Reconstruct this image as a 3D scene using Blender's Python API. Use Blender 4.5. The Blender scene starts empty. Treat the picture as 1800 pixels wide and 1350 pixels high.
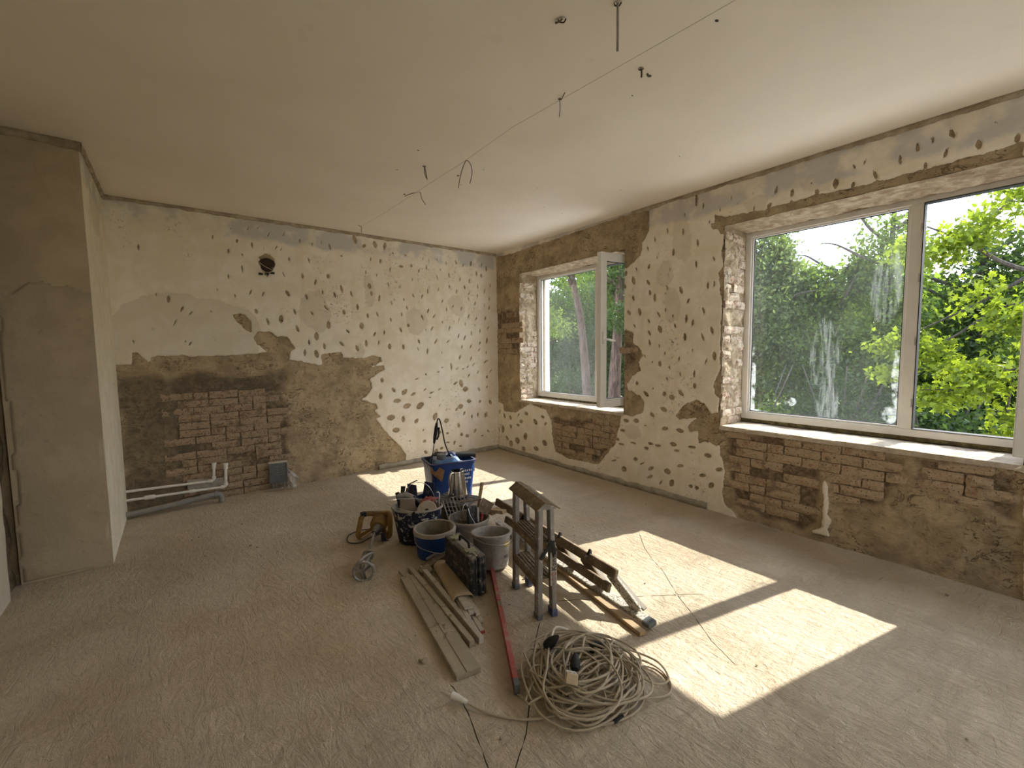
import bpy, bmesh, math, random
import numpy as np
from mathutils import Vector, Matrix, Euler
PI = math.pi
random.seed(7)
scene = bpy.context.scene
C = bpy.context.collection

# ------------------------------------------------------------------ camera, sky, sun, exposure
W, D, H = 3.860, 5.382, 2.918            # window wall x, far wall y, ceiling height (metres)
cam_data = bpy.data.cameras.new('camera')
cam_data.sensor_width = 36.0
cam_data.lens = 769.853 / 1800 * 36.0
cam_data.clip_start = 0.02
cam_data.clip_end = 500
cam = bpy.data.objects.new('camera', cam_data); C.objects.link(cam)
def _basis(yaw, pitch, roll):
    cy, sy = math.cos(yaw), math.sin(yaw)
    f = Vector((sy*math.cos(pitch), cy*math.cos(pitch), math.sin(pitch)))
    r = Vector((cy, -sy, 0)); u = r.cross(f)
    c, s = math.cos(roll), math.sin(roll)
    return c*r+s*u, -s*r+c*u, f
_r, _u, _f = _basis(0.654819, -0.0771685, -0.011993)
_m = Matrix((_r, _u, -_f)).transposed().to_4x4(); _m.translation = Vector((0, 0, 1.5))
cam.matrix_world = _m
scene.camera = cam

SUN_DIR = Vector((-1.0, 0.225, -0.932)).normalized()      # the way the light travels
sun_data = bpy.data.lights.new('sun', 'SUN')
sun_data.energy = 5.7
sun_data.angle = math.radians(0.53)
sun_data.color = (1.0, 0.945, 0.845)
sun = bpy.data.objects.new('sun', sun_data); C.objects.link(sun)
sun.rotation_euler = SUN_DIR.to_track_quat('-Z', 'Y').to_euler()

world = bpy.data.worlds.new('sky'); scene.world = world
world.use_nodes = True
def _world():
    nt = world.node_tree; N = nt.nodes; L = nt.links
    N.clear()
    out = N.new('ShaderNodeOutputWorld'); bg = N.new('ShaderNodeBackground')
    tc = N.new('ShaderNodeTexCoord'); sx = N.new('ShaderNodeSeparateXYZ')
    L.new(tc.outputs['Generated'], sx.inputs[0])
    ramp = N.new('ShaderNodeValToRGB')
    ramp.color_ramp.elements[0].position = 0.0; ramp.color_ramp.elements[0].color = (0.80, 0.88, 1.0, 1)
    ramp.color_ramp.elements[1].position = 0.6; ramp.color_ramp.elements[1].color = (0.36, 0.58, 1.0, 1)
    L.new(sx.outputs['Z'], ramp.inputs[0])
    nz = N.new('ShaderNodeTexNoise'); nz.inputs['Scale'].default_value = 3.2; nz.inputs['Detail'].default_value = 6
    mp = N.new('ShaderNodeMapping'); mp.inputs['Scale'].default_value = (1, 1, 2.2); mp.inputs['Location'].default_value = (0.3, 1.7, 0.2)
    L.new(tc.outputs['Generated'], mp.inputs[0]); L.new(mp.outputs[0], nz.inputs['Vector'])
    cr = N.new('ShaderNodeValToRGB')
    cr.color_ramp.elements[0].position = 0.44; cr.color_ramp.elements[0].color = (0, 0, 0, 1)
    cr.color_ramp.elements[1].position = 0.62; cr.color_ramp.elements[1].color = (1, 1, 1, 1)
    L.new(nz.outputs['Fac'], cr.inputs[0])
    mx = N.new('ShaderNodeMix'); mx.data_type = 'RGBA'
    L.new(cr.outputs[0], mx.inputs['Factor']); L.new(ramp.outputs[0], mx.inputs['A'])
    mx.inputs['B'].default_value = (1.12, 1.06, 0.98, 1)
    L.new(mx.outputs['Result'], bg.inputs['Color'])
    bg.inputs['Strength'].default_value = SKY
    L.new(bg.outputs[0], out.inputs[0])
SKY = 3.6
_world()
scene.view_settings.view_transform = 'Standard'
scene.view_settings.look = 'None'
scene.view_settings.gamma = 1.0
scene.view_settings.use_curve_mapping = False
scene.view_settings.exposure = 0.98
cy = scene.cycles
cy.max_bounces = 12; cy.diffuse_bounces = 8; cy.glossy_bounces = 3; cy.transmission_bounces = 6; cy.transparent_max_bounces = 24
cy.caustics_reflective = False; cy.caustics_refractive = False
cy.sample_clamp_indirect = 6.0
cy.use_denoising = True
# daylight portals in the three window openings (they guide the sky's light, they add none)
for yc in (3.95, 1.06, -1.83):
    pd = bpy.data.lights.new('sky_portal', 'AREA'); pd.shape = 'RECTANGLE'; pd.size = 1.66; pd.size_y = 1.72
    pd.cycles.is_portal = True
    po = bpy.data.objects.new('sky_portal', pd); C.objects.link(po)
    po.location = (4.56, yc, 1.69); po.rotation_euler = Vector((-1, 0, 0)).to_track_quat('-Z', 'Z').to_euler()

pd = bpy.data.lights.new('sky_portal', 'AREA'); pd.shape = 'RECTANGLE'; pd.size = 1.8; pd.size_y = 1.66; pd.cycles.is_portal = True
po = bpy.data.objects.new('sky_portal', pd); C.objects.link(po); po.location = (2.5, -3.4, 1.65); po.rotation_euler = Vector((0, 1, 0)).to_track_quat('-Z', 'Z').to_euler()

# ------------------------------------------------------------------ helpers
def link(o, parent=None):
    C.objects.link(o)
    if parent is not None: o.parent = parent
    return o

def tag(o, label=None, cat=None, group=None, kind=None):
    if label: o['label'] = label
    if cat: o['category'] = cat
    if group: o['group'] = group
    if kind: o['kind'] = kind
    return o

def thing(name, loc, label, cat, group=None, rot=(0, 0, 0)):
    o = bpy.data.objects.new(name, None); o.empty_display_size = 0.05
    C.objects.link(o); o.location = loc; o.rotation_euler = rot
    return tag(o, label, cat, group)

class MB:
    """collects shapes, then links them as ONE mesh object"""
    def __init__(s): s.v = []; s.f = []
    def add(s, vs, fs):
        b = len(s.v); s.v += [tuple(v) for v in vs]; s.f += [tuple(i+b for i in f) for f in fs]
        return s
    def box(s, x0, x1, y0, y1, z0, z1):
        v = [(x0,y0,z0),(x1,y0,z0),(x1,y1,z0),(x0,y1,z0),(x0,y0,z1),(x1,y0,z1),(x1,y1,z1),(x0,y1,z1)]
        return s.add(v, [(0,3,2,1),(4,5,6,7),(0,1,5,4),(1,2,6,5),(2,3,7,6),(3,0,4,7)])
    def bar(s, a, b, w, h, up=(0,0,1), w2=None, h2=None):
        a = Vector(a); b = Vector(b); d = (b-a).normalized(); up = Vector(up)
        r = d.cross(up)
        if r.length < 1e-4: r = d.cross(Vector((1,0,0)))
        r.normalize(); u = r.cross(d).normalized()
        w2 = w if w2 is None else w2; h2 = h if h2 is None else h2
        v = [a-r*w/2-u*h/2, a+r*w/2-u*h/2, a+r*w/2+u*h/2, a-r*w/2+u*h/2,
             b-r*w2/2-u*h2/2, b+r*w2/2-u*h2/2, b+r*w2/2+u*h2/2, b-r*w2/2+u*h2/2]
        return s.add(v, [(0,1,2,3),(7,6,5,4),(0,4,5,1),(1,5,6,2),(2,6,7,3),(3,7,4,0)])
    def prism(s, poly, a, b, up=(0,0,1)):
        """polygon (across, up) swept from a to b"""
        a = Vector(a); b = Vector(b); d = (b-a).normalized(); r = d.cross(Vector(up)).normalized(); u = r.cross(d)
        n = len(poly)
        v = [a+r*p[0]+u*p[1] for p in poly] + [b+r*p[0]+u*p[1] for p in poly]
        return s.add(v, [tuple(range(n)), tuple(range(2*n-1, n-1, -1))] + [(i, n+i, n+(i+1) % n, (i+1) % n) for i in range(n)])
    def tube(s, pts, r, n=8, cap=True, closed=False):
        P = [Vector(p) for p in pts]; m = len(P)
        rr = r if isinstance(r, (list, tuple)) else [r]*m
        up = None; rings = []
        for i in range(m):
            if closed: t = P[(i+1) % m]-P[i-1]
            else: t = P[min(i+1, m-1)]-P[max(i-1, 0)]
            if t.length < 1e-9: t = Vector((0,0,1))
            t.normalize()
            if up is None:
                up = t.orthogonal().normalized()
            up = (up - t*up.dot(t))
            if up.length < 1e-6: up = t.orthogonal()
            up.normalize(); bi = t.cross(up)
            rings.append([P[i] + (up*math.cos(2*PI*k/n) + bi*math.sin(2*PI*k/n))*rr[i] for k in range(n)])
        v = [q for R_ in rings for q in R_]; f = []
        for i in range(m if closed else m-1):
            j = (i+1) % m
            for k in range(n):
                f.append((i*n+k, i*n+(k+1) % n, j*n+(k+1) % n, j*n+k))
        if cap and not closed:
            f.append(tuple(range(n-1, -1, -1))); f.append(tuple((m-1)*n+k for k in range(n)))
        return s.add(v, f)
    def lathe(s, prof, n=32, c=(0,0,0), sx=1.0, sy=1.0, a0=0.0, a1=2*PI, axis='z', warp=None):
        """profile of (radius, z) turned about z"""
        full = abs(a1-a0-2*PI) < 1e-6; cols = n if full else n+1
        v = []
        for r, z in prof:
            for k in range(cols):
                a = a0+(a1-a0)*k/n
                x, y = r*math.cos(a)*sx, r*math.sin(a)*sy
                if warp: x, y, zz = warp(x, y, z)
                else: zz = z
                q = (x, y, zz)
                if axis == 'x': q = (q[2], q[0], q[1])
                if axis == 'y': q = (q[0], q[2], q[1])
                v.append((q[0]+c[0], q[1]+c[1], q[2]+c[2]))
        f = []
        for i in range(len(prof)-1):
            for k in range(n):
                k2 = (k+1) % cols
                f.append((i*cols+k, i*cols+k2, (i+1)*cols+k2, (i+1)*cols+k))
        return s.add(v, f)
    def cyl(s, a, b, r, n=16, r2=None):
        return s.tube([a, b], [r, r if r2 is None else r2], n)
    def grid(s, fn, nu, nv):
        v = [fn(i/nu, j/nv) for j in range(nv+1) for i in range(nu+1)]
        return s.add(v, [(j*(nu+1)+i, j*(nu+1)+i+1, (j+1)*(nu+1)+i+1, (j+1)*(nu+1)+i) for j in range(nv) for i in range(nu)])
    def build(s, name, mat, parent=None, smooth=False, bevel=0, solid=0, seg=2):
        me = bpy.data.meshes.new(name); me.from_pydata(s.v, [], s.f); me.validate(); me.update()
        if mat: me.materials.append(mat)
        if smooth:
            me.polygons.foreach_set('use_smooth', [True]*len(me.polygons))
            try: me.set_sharp_from_angle(angle=math.radians(40))
            except Exception: pass
        o = bpy.data.objects.new(name, me); link(o, parent)
        if solid:
            m = o.modifiers.new('solid', 'SOLIDIFY'); m.thickness = solid; m.offset = 0
        if bevel:
            m = o.modifiers.new('bevel', 'BEVEL'); m.width = bevel; m.segments = seg; m.limit_method = 'ANGLE'; m.angle_limit = math.radians(35)
        return o

def catmull(pts, per=6, closed=False):
    P = [Vector(p) for p in pts]; n = len(P); out = []
    for i in range(n if closed else n-1):
        if closed: a, b, c, d = P[i-1], P[i], P[(i+1) % n], P[(i+2) % n]
        else: a, b, c, d = P[max(i-1, 0)], P[i], P[i+1], P[min(i+2, n-1)]
        for k in range(per):
            t = k/per
            out.append(0.5*((2*b)+(c-a)*t+(2*a-5*b+4*c-d)*t*t+(3*b-a-3*c+d)*t**3))
    if not closed: out.append(P[-1])
    return out

def np_mesh(name, verts, faces, mat, parent=None, smooth=False, attrs=None):
    """verts (n,3) and quads or tris (m,k) as arrays"""
    me = bpy.data.meshes.new(name)
    n, m, k = len(verts), len(faces), faces.shape[1]
    me.vertices.add(n); me.vertices.foreach_set('co', np.ascontiguousarray(verts, dtype=np.float32).ravel())
    me.loops.add(m*k); me.loops.foreach_set('vertex_index', np.ascontiguousarray(faces, dtype=np.int32).ravel())
    me.polygons.add(m); me.polygons.foreach_set('loop_start', np.arange(m, dtype=np.int32)*k)
    try: me.polygons.foreach_set('loop_total', np.full(m, k, dtype=np.int32))
    except Exception: pass
    for an, av in (attrs or {}).items():
        a = me.attributes.new(an, 'FLOAT', 'POINT'); a.data.foreach_set('value', np.ascontiguousarray(av, dtype=np.float32))
    me.update(calc_edges=True)
    if smooth: me.polygons.foreach_set('use_smooth', np.ones(m, dtype=bool))
    if mat: me.materials.append(mat)
    o = bpy.data.objects.new(name, me); link(o, parent)
    return o

def vnoise(u, v, scale, seed):
    """smooth lattice noise in -1..1"""
    rs = np.random.RandomState(seed); T = rs.rand(256, 256)*2-1
    x = u*scale+37.3; y = v*scale+91.7
    xi = np.floor(x).astype(int); yi = np.floor(y).astype(int); fx = x-xi; fy = y-yi
    fx = fx*fx*(3-2*fx); fy = fy*fy*(3-2*fy)
    g = lambda a, b: T[a % 256, b % 256]
    return (g(xi, yi)*(1-fx)+g(xi+1, yi)*fx)*(1-fy)+(g(xi, yi+1)*(1-fx)+g(xi+1, yi+1)*fx)*fy

def poly_sdf(px, pz, poly):
    """signed distance to a closed polygon, negative inside"""
    d = np.full(px.shape, 1e9); s = np.zeros(px.shape, dtype=bool); n = len(poly)
    for i in range(n):
        ax, az = poly[i]; bx, bz = poly[(i+1) % n]
        ex, ez = bx-ax, bz-az; L2 = ex*ex+ez*ez+1e-12
        t = np.clip(((px-ax)*ex+(pz-az)*ez)/L2, 0, 1)
        d = np.minimum(d, np.hypot(px-ax-t*ex, pz-az-t*ez))
        c = ((az > pz) != (bz > pz)) & (px < (bx-ax)*(pz-az)/(bz-az+1e-12)+ax)
        s ^= c
    return np.where(s, -d, d)

def sstep(x, a, b):
    t = np.clip((x-a)/(b-a), 0, 1); return t*t*(3-2*t)

# ---- materials
class NT:
    """a short way to write node materials"""
    def __init__(s, name):
        s.m = bpy.data.materials.new(name); s.m.use_nodes = True; s.t = s.m.node_tree; s.t.nodes.clear()
        s.out = s.n('ShaderNodeOutputMaterial')
    def n(s, t, **kw):
        x = s.t.nodes.new(t)
        for k, v in kw.items(): setattr(x, k, v)
        return x
    def set(s, sock, val):
        if isinstance(val, bpy.types.NodeSocket): s.t.links.new(val, sock)
        elif isinstance(val, (tuple, list)) and len(val) == 3 and sock.type == 'RGBA': sock.default_value = (*val, 1)
        elif val is not None: sock.default_value = val
    def coord(s, kind='Object'): return s.n('ShaderNodeTexCoord').outputs[kind]
    def pos(s): return s.n('ShaderNodeNewGeometry').outputs['Position']
    def mapv(s, v, scale=(1,1,1), rot=(0,0,0), loc=(0,0,0)):
        m = s.n('ShaderNodeMapping'); s.set(m.inputs[0], v); m.inputs['Scale'].default_value = scale
        m.inputs['Rotation'].default_value = rot; m.inputs['Location'].default_value = loc; return m.outputs[0]
    def noise(s, v, scale, detail=4, rough=0.55, dist=0.0):
        x = s.n('ShaderNodeTexNoise'); s.set(x.inputs['Vector'], v); x.inputs['Scale'].default_value = scale
        x.inputs['Detail'].default_value = detail; x.inputs['Roughness'].default_value = rough; x.inputs['Distortion'].default_value = dist
        return x.outputs['Fac']
    def voro(s, v, scale, feature='F1'):
        x = s.n('ShaderNodeTexVoronoi', feature=feature); s.set(x.inputs['Vector'], v); x.inputs['Scale'].default_value = scale
        return x.outputs['Distance']
    def ramp(s, f, a, b, lo=0.0, hi=1.0, smooth=True):
        x = s.n('ShaderNodeMapRange'); x.interpolation_type = 'SMOOTHSTEP' if smooth else 'LINEAR'
        s.set(x.inputs[0], f); s.set(x.inputs[1], a); s.set(x.inputs[2], b); s.set(x.inputs[3], lo); s.set(x.inputs[4], hi)
        return x.outputs[0]
    def math(s, op, a, b=None, c=None):
        x = s.n('ShaderNodeMath', operation=op); s.set(x.inputs[0], a)
        if b is not None: s.set(x.inputs[1], b)
        if c is not None: s.set(x.inputs[2], c)
        return x.outputs[0]
    def mix(s, f, a, b):
        x = s.n('ShaderNodeMix', data_type='RGBA'); s.set(x.inputs['Factor'], f); s.set(x.inputs['A'], a); s.set(x.inputs['B'], b)
        return x.outputs['Result']
    def attr(s, name): return s.n('ShaderNodeAttribute', attribute_name=name).outputs['Fac']
    def rand(s): return s.n('ShaderNodeObjectInfo').outputs['Random']
    def bump(s, h, strength=0.3, dist=0.01, normal=None):
        b = s.n('ShaderNodeBump'); b.inputs['Strength'].default_value = strength; b.inputs['Distance'].default_value = dist
        s.set(b.inputs['Height'], h)
        if normal is not None: s.set(b.inputs['Normal'], normal)
        return b.outputs[0]
    def bsdf(s, color, rough=0.9, metal=0.0, normal=None, spec=0.2, **kw):
        b = s.n('ShaderNodeBsdfPrincipled'); s.set(b.inputs['Base Color'], color); s.set(b.inputs['Roughness'], rough)
        s.set(b.inputs['Metallic'], metal); b.inputs['Specular IOR Level'].default_value = spec
        if normal is not None: s.set(b.inputs['Normal'], normal)
        for k, v in kw.items(): s.set(b.inputs[k.replace('_', ' ')], v)
        return b.outputs[0]
    def done(s, sh):
        s.t.links.new(sh, s.out.inputs[0]); return s.m

def dusty(name, col, dust=(0.42, 0.37, 0.29), amount=0.45, scale=18, rough=0.75, metal=0.0, bump=0.25, spots=None, spot_amt=0.0, spot_scale=25, updust=0.35):
    """a base colour under building dust: noise patches, more of it on surfaces that look up, paint or mortar spots"""
    t = NT(name); v = t.coord()
    n1 = t.noise(v, scale, 5, 0.6); n2 = t.noise(v, scale*5, 4, 0.6)
    up = t.n('ShaderNodeSeparateXYZ'); t.t.links.new(t.n('ShaderNodeNewGeometry').outputs['Normal'], up.inputs[0])
    uf = t.ramp(up.outputs[2], 0.2, 0.95, 0.0, updust)
    m = t.math('ADD', t.ramp(n1, 0.62-amount*0.5, 0.82-amount*0.2, 0, 0.55+amount*0.4), uf)
    m = t.math('MULTIPLY', m, t.ramp(n2, 0.2, 0.7, 0.55, 1.0))
    m = t.n('ShaderNodeClamp').outputs[0] if False else t.math('MINIMUM', m, 1.0)
    c = t.mix(m, col, dust)
    if spots:
        sp = t.noise(v, spot_scale, 3, 0.7, 0.6)
        c = t.mix(t.ramp(sp, 0.72-spot_amt*0.3, 0.75-spot_amt*0.3), c, spots)
    return t.done(t.bsdf(c, t.ramp(m, 0, 1, rough, 0.95), metal=t.ramp(m, 0, 0.7, metal, 0.0) if metal else 0.0, normal=t.bump(n2, bump, 0.004), spec=0.3))

def plain(name, col, rough=0.6, metal=0.0, spec=0.3, var=0.12, scale=30, bump=0.1):
    t = NT(name); n = t.noise(t.coord(), scale, 4)
    c = t.mix(t.ramp(n, 0.3, 0.7), tuple(x*(1-var) for x in col), tuple(min(1, x*(1+var)) for x in col))
    return t.done(t.bsdf(c, rough, metal, t.bump(n, bump, 0.002), spec))

# ------------------------------------------------------------------ measured shapes: chips (u, z, half length, half width, angle), outlines of bared areas, brick areas, filler, cracks
CB=[(-0.207,2.489,0.029,0.008,1.72),(0.163,2.466,0.031,0.004,1.73),(0.37,2.668,0.026,0.006,1.38),(0.578,2.657,0.024,0.009,1.34),(0.709,2.632,0.033,0.009,1.37),(0.497,2.543,0.032,0.01,1.45),(0.617,2.518,0.021,0.007,1.31),(0.609,2.378,0.038,0.008,1.52),(0.484,2.287,0.032,0.006,1.6),(0.821,2.611,0.018,0.004,1.52),(0.936,2.632,0.022,0.006,1.41),(0.983,2.623,0.022,0.006,1.36),(0.871,2.764,0.031,0.005,1.37),(1.017,2.79,0.032,0.005,1.3),(1.178,2.74,0.031,0.007,1.52),(1.302,2.717,0.025,0.005,1.61),(0.682,2.796,0.021,0.005,1.35),(0.532,2.779,0.012,0.004,1.48),(0.398,2.758,0.014,0.003,1.54),(0.773,2.816,0.012,0.005,1.37),(1.059,2.525,0.024,0.01,1.7),(1.262,2.535,0.029,0.009,1.45),(0.995,2.359,0.032,0.007,1.77),(1.186,2.358,0.031,0.012,1.62),(1.32,2.3,0.035,0.011,1.67),(1.027,2.152,0.036,0.018,1.77),(1.218,2.124,0.033,0.012,1.95),(1.268,1.948,0.025,0.011,1.87),(1.088,1.956,0.036,0.01,2.03),(0.949,1.869,0.046,0.023,1.68),(0.818,1.84,0.041,0.012,1.84),(1.107,1.767,0.04,0.015,1.94),(0.714,1.945,0.029,0.015,1.83),(0.671,2.139,0.033,0.008,1.52),(0.787,2.129,0.027,0.007,1.52),(0.531,2.089,0.029,0.005,1.68),(0.378,2.153,0.027,0.004,1.83),(0.075,2.087,0.018,0.004,1.79),(-0.015,2.027,0.038,0.014,1.79),(0.085,1.94,0.03,0.009,1.1),(0.152,1.902,0.023,0.008,0.79),(0.024,1.809,0.033,0.006,1.51),(-0.107,2.064,0.027,0.005,1.52),(0.129,1.602,0.023,0.007,0.85),(0.094,1.625,0.013,0.005,0.84),(0.327,1.654,0.027,0.004,1.97),(-0.152,1.742,0.021,0.003,1.79),(0.318,1.924,0.01,0.009,1.52),(-0.293,1.618,0.023,0.007,1.79),(1.305,1.686,0.048,0.025,1.7),(1.223,1.615,0.032,0.013,1.86),(1.173,1.499,0.038,0.015,1.65),(1.296,1.484,0.049,0.025,1.78),(1.404,2.749,0.02,0.006,1.52),(1.494,2.717,0.036,0.012,1.53),(1.557,2.904,0.007,0.019,1.57),(1.784,2.841,0.05,0.024,1.53),(1.893,2.78,0.024,0.021,1.53),(2.028,2.814,0.042,0.025,1.44),(2.152,2.81,0.049,0.019,1.54),(1.619,2.628,0.009,0.016,1.52),(1.968,2.626,0.028,0.007,1.53),(2.091,2.619,0.031,0.013,1.54),(2.213,2.53,0.032,0.008,1.63),(2.256,2.739,0.009,0.017,1.16),(2.424,2.731,0.01,0.021,1.33),(2.36,2.585,0.016,0.028,1.54),(2.504,2.61,0.023,0.014,1.55),(2.604,2.55,0.026,0.01,1.63),(2.717,2.61,0.035,0.011,1.35),(2.671,2.716,0.019,0.005,1.44),(2.875,2.732,0.023,0.006,1.55),(3.013,2.699,0.032,0.007,1.54),(3.175,2.724,0.035,0.013,1.66),(3.285,2.697,0.028,0.006,1.45),(3.415,2.733,0.036,0.015,1.54),(3.598,2.734,0.029,0.008,1.35),(3.68,2.685,0.041,0.014,1.66),(1.46,2.379,0.027,0.018,1.66),(1.903,2.465,0.026,0.008,1.53),(2.035,2.443,0.025,0.005,1.55),(1.393,2.193,0.027,0.009,1.63),(1.527,2.17,0.039,0.012,1.7),(1.607,2.244,0.049,0.015,1.75),(1.718,2.196,0.039,0.011,1.99),(1.942,2.304,0.037,0.022,1.82),(1.963,2.215,0.031,0.016,1.72),(2.061,2.163,0.049,0.012,1.62),(2.184,2.341,0.032,0.009,1.54),(2.34,2.32,0.029,0.007,1.62),(2.518,2.224,0.025,0.01,1.94),(2.644,2.225,0.03,0.01,1.54),(2.728,2.297,0.03,0.009,1.32),(2.887,2.332,0.031,0.006,1.55),(2.874,2.49,0.031,0.007,1.54),(2.925,2.594,0.019,0.006,1.54),(3.055,2.54,0.033,0.011,1.54),(3.23,2.499,0.026,0.009,1.34),(3.385,2.488,0.036,0.012,1.54),(3.507,2.603,0.036,0.012,1.72),(3.59,2.579,0.031,0.014,1.65),(2.508,2.431,0.022,0.006,1.55),(3.058,2.383,0.029,0.008,1.54),(3.171,2.329,0.032,0.009,1.4),(3.302,2.394,0.032,0.012,1.65),(3.379,2.315,0.026,0.007,1.24),(3.522,2.422,0.037,0.01,1.56),(3.644,2.363,0.037,0.01,1.56),(3.742,2.449,0.032,0.008,1.38),(1.786,2.043,0.038,0.015,1.48),(2.219,2.115,0.03,0.009,1.59),(2.386,2.167,0.021,0.008,1.93),(2.943,2.178,0.031,0.008,1.38),(3.36,2.239,0.026,0.007,1.55),(3.514,2.289,0.035,0.008,1.38),(3.472,2.176,0.035,0.009,1.25),(3.636,2.157,0.029,0.006,1.38),(3.724,2.257,0.03,0.009,1.35),(3.72,2.128,0.034,0.012,1.33),(1.623,1.975,0.033,0.019,1.88),(1.425,2.012,0.034,0.011,2.06),(1.907,1.943,0.03,0.013,1.82),(2.028,1.965,0.035,0.01,1.75),(2.349,1.977,0.029,0.01,1.93),(2.424,2.065,0.028,0.011,1.73),(2.2,1.904,0.029,0.011,1.64),(2.636,1.948,0.036,0.012,1.74),(2.725,2.038,0.035,0.01,1.25),(2.811,1.972,0.036,0.01,1.17),(3.002,2.069,0.031,0.009,1.35),(3.105,2.118,0.026,0.008,1.26),(3.238,2.088,0.034,0.013,1.24),(3.358,1.989,0.033,0.013,1.34),(3.487,1.962,0.03,0.008,1.3),(3.648,1.972,0.034,0.013,1.3),(1.442,1.816,0.049,0.024,1.79),(1.826,1.816,0.041,0.027,1.74),(1.66,1.747,0.03,0.013,1.98),(1.984,1.717,0.031,0.013,1.4),(2.108,1.741,0.03,0.009,1.59),(2.33,1.777,0.031,0.014,1.69),(2.435,1.838,0.026,0.017,1.53),(2.684,1.783,0.019,0.006,1.52),(2.774,1.8,0.038,0.009,1.17),(2.934,1.896,0.017,0.009,1.93),(3.043,1.813,0.036,0.009,1.3),(3.198,1.939,0.02,0.007,1.55),(3.299,1.883,0.031,0.007,1.44),(3.461,1.866,0.024,0.008,1.39),(3.696,1.832,0.034,0.009,1.04),(1.385,1.573,0.038,0.014,1.69),(1.581,1.598,0.04,0.015,2.13),(1.762,1.546,0.044,0.018,1.98),(1.874,1.606,0.043,0.017,1.71),(2.034,1.613,0.034,0.009,1.54),(2.172,1.565,0.036,0.022,1.53),(2.357,1.557,0.037,0.016,1.62),(2.579,1.631,0.036,0.013,1.7),(2.827,1.629,0.041,0.013,1.25),(3.017,1.632,0.037,0.008,0.97),(3.186,1.708,0.034,0.01,1.38),(3.285,1.682,0.039,0.012,1.48),(3.401,1.748,0.034,0.01,1.35),(3.548,1.783,0.035,0.009,1.24),(2.564,1.529,0.032,0.007,1.63),(2.699,1.502,0.042,0.013,1.55),(2.912,1.481,0.027,0.005,1.7),(3.238,1.553,0.031,0.009,1.24),(3.387,1.563,0.035,0.008,1.31),(3.544,1.609,0.027,0.01,1.29),(3.666,1.643,0.044,0.016,1.34),(3.526,1.51,0.034,0.01,1.1),(3.652,1.467,0.03,0.01,1.3),(3.198,1.408,0.034,0.013,1.38),(3.387,1.388,0.033,0.014,1.23),(3.643,1.336,0.038,0.013,0.85),(3.06,1.284,0.052,0.015,1.71),(2.918,1.273,0.008,0.019,1.5),(2.058,1.143,0.033,0.021,1.68),(2.205,1.008,0.037,0.021,1.89),(2.353,0.972,0.045,0.032,1.17),(2.477,0.937,0.041,0.018,0.26),(2.03,0.939,0.04,0.023,1.88),(2.248,0.865,0.052,0.029,0.43),(2.381,0.785,0.055,0.033,0.43),(2.569,0.773,0.06,0.039,0.41),(2.158,0.654,0.055,0.037,-0.02),(2.323,0.619,0.043,0.023,1.38),(2.51,0.572,0.037,0.027,1.26),(2.221,0.484,0.049,0.034,0.13),(2.789,0.604,0.054,0.035,1.24),(2.961,0.527,0.042,0.032,0.2),(2.744,0.937,0.033,0.01,0.42),(2.643,0.983,0.032,0.008,0.43),(2.866,0.976,0.025,0.008,0.6),(2.532,1.134,0.032,0.008,0.44),(2.855,1.215,0.008,0.021,1.51),(2.666,1.189,0.019,0.01,1.54),(2.716,0.874,0.008,0.016,1.57),(2.86,0.753,0.018,0.008,0.56),(3.213,1.036,0.058,0.031,1.94),(3.283,0.95,0.037,0.046,1.56),(3.12,1.044,0.039,0.014,0.51),(3.516,0.935,0.032,0.02,1.56),(3.34,0.772,0.04,0.028,0.06),(3.528,0.752,0.025,0.022,1.55),(3.711,0.729,0.036,0.027,1.56),(3.195,0.707,0.046,0.032,0.22),(3.129,0.672,0.026,0.018,1.13),(3.255,0.606,0.031,0.015,1.29),(3.383,0.544,0.029,0.014,1.38),(3.488,0.563,0.032,0.016,1.3),(3.629,0.544,0.041,0.026,1.13),(3.157,0.439,0.037,0.02,1.71),(3.204,0.303,0.025,0.025,1.55),(3.299,0.269,0.027,0.031,1.55),(3.434,0.328,0.034,0.02,0.44),(3.664,0.296,0.031,0.014,2.6),(3.556,0.239,0.01,0.028,1.57),(2.619,0.284,0.024,0.024,0.96),(2.974,0.219,0.032,0.011,-0.14),(3.084,0.199,0.032,0.015,1.23),(3.181,0.135,0.027,0.01,-0.13),(2.875,0.147,0.029,0.02,0.19),(2.79,0.115,0.039,0.031,0.95),(2.635,0.131,0.035,0.02,2.68),(2.409,0.316,0.011,0.016,1.53),(2.607,0.437,0.018,0.008,0.96),(2.85,0.375,0.024,0.027,1.55),(2.974,0.348,0.016,0.022,1.57),(2.97,0.687,0.016,0.007,1.54),(3.348,1.146,0.035,0.01,0.95),(3.5,1.186,0.026,0.01,1.05),(3.659,1.109,0.023,0.015,0.72),(3.728,1.194,0.04,0.008,0.65),(3.328,1.272,0.026,0.01,0.97),(3.424,1.297,0.028,0.009,0.85),(3.25,1.242,0.024,0.008,0.77),(3.153,1.249,0.024,0.007,0.77),(3.652,0.96,0.02,0.01,0.91)]
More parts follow.
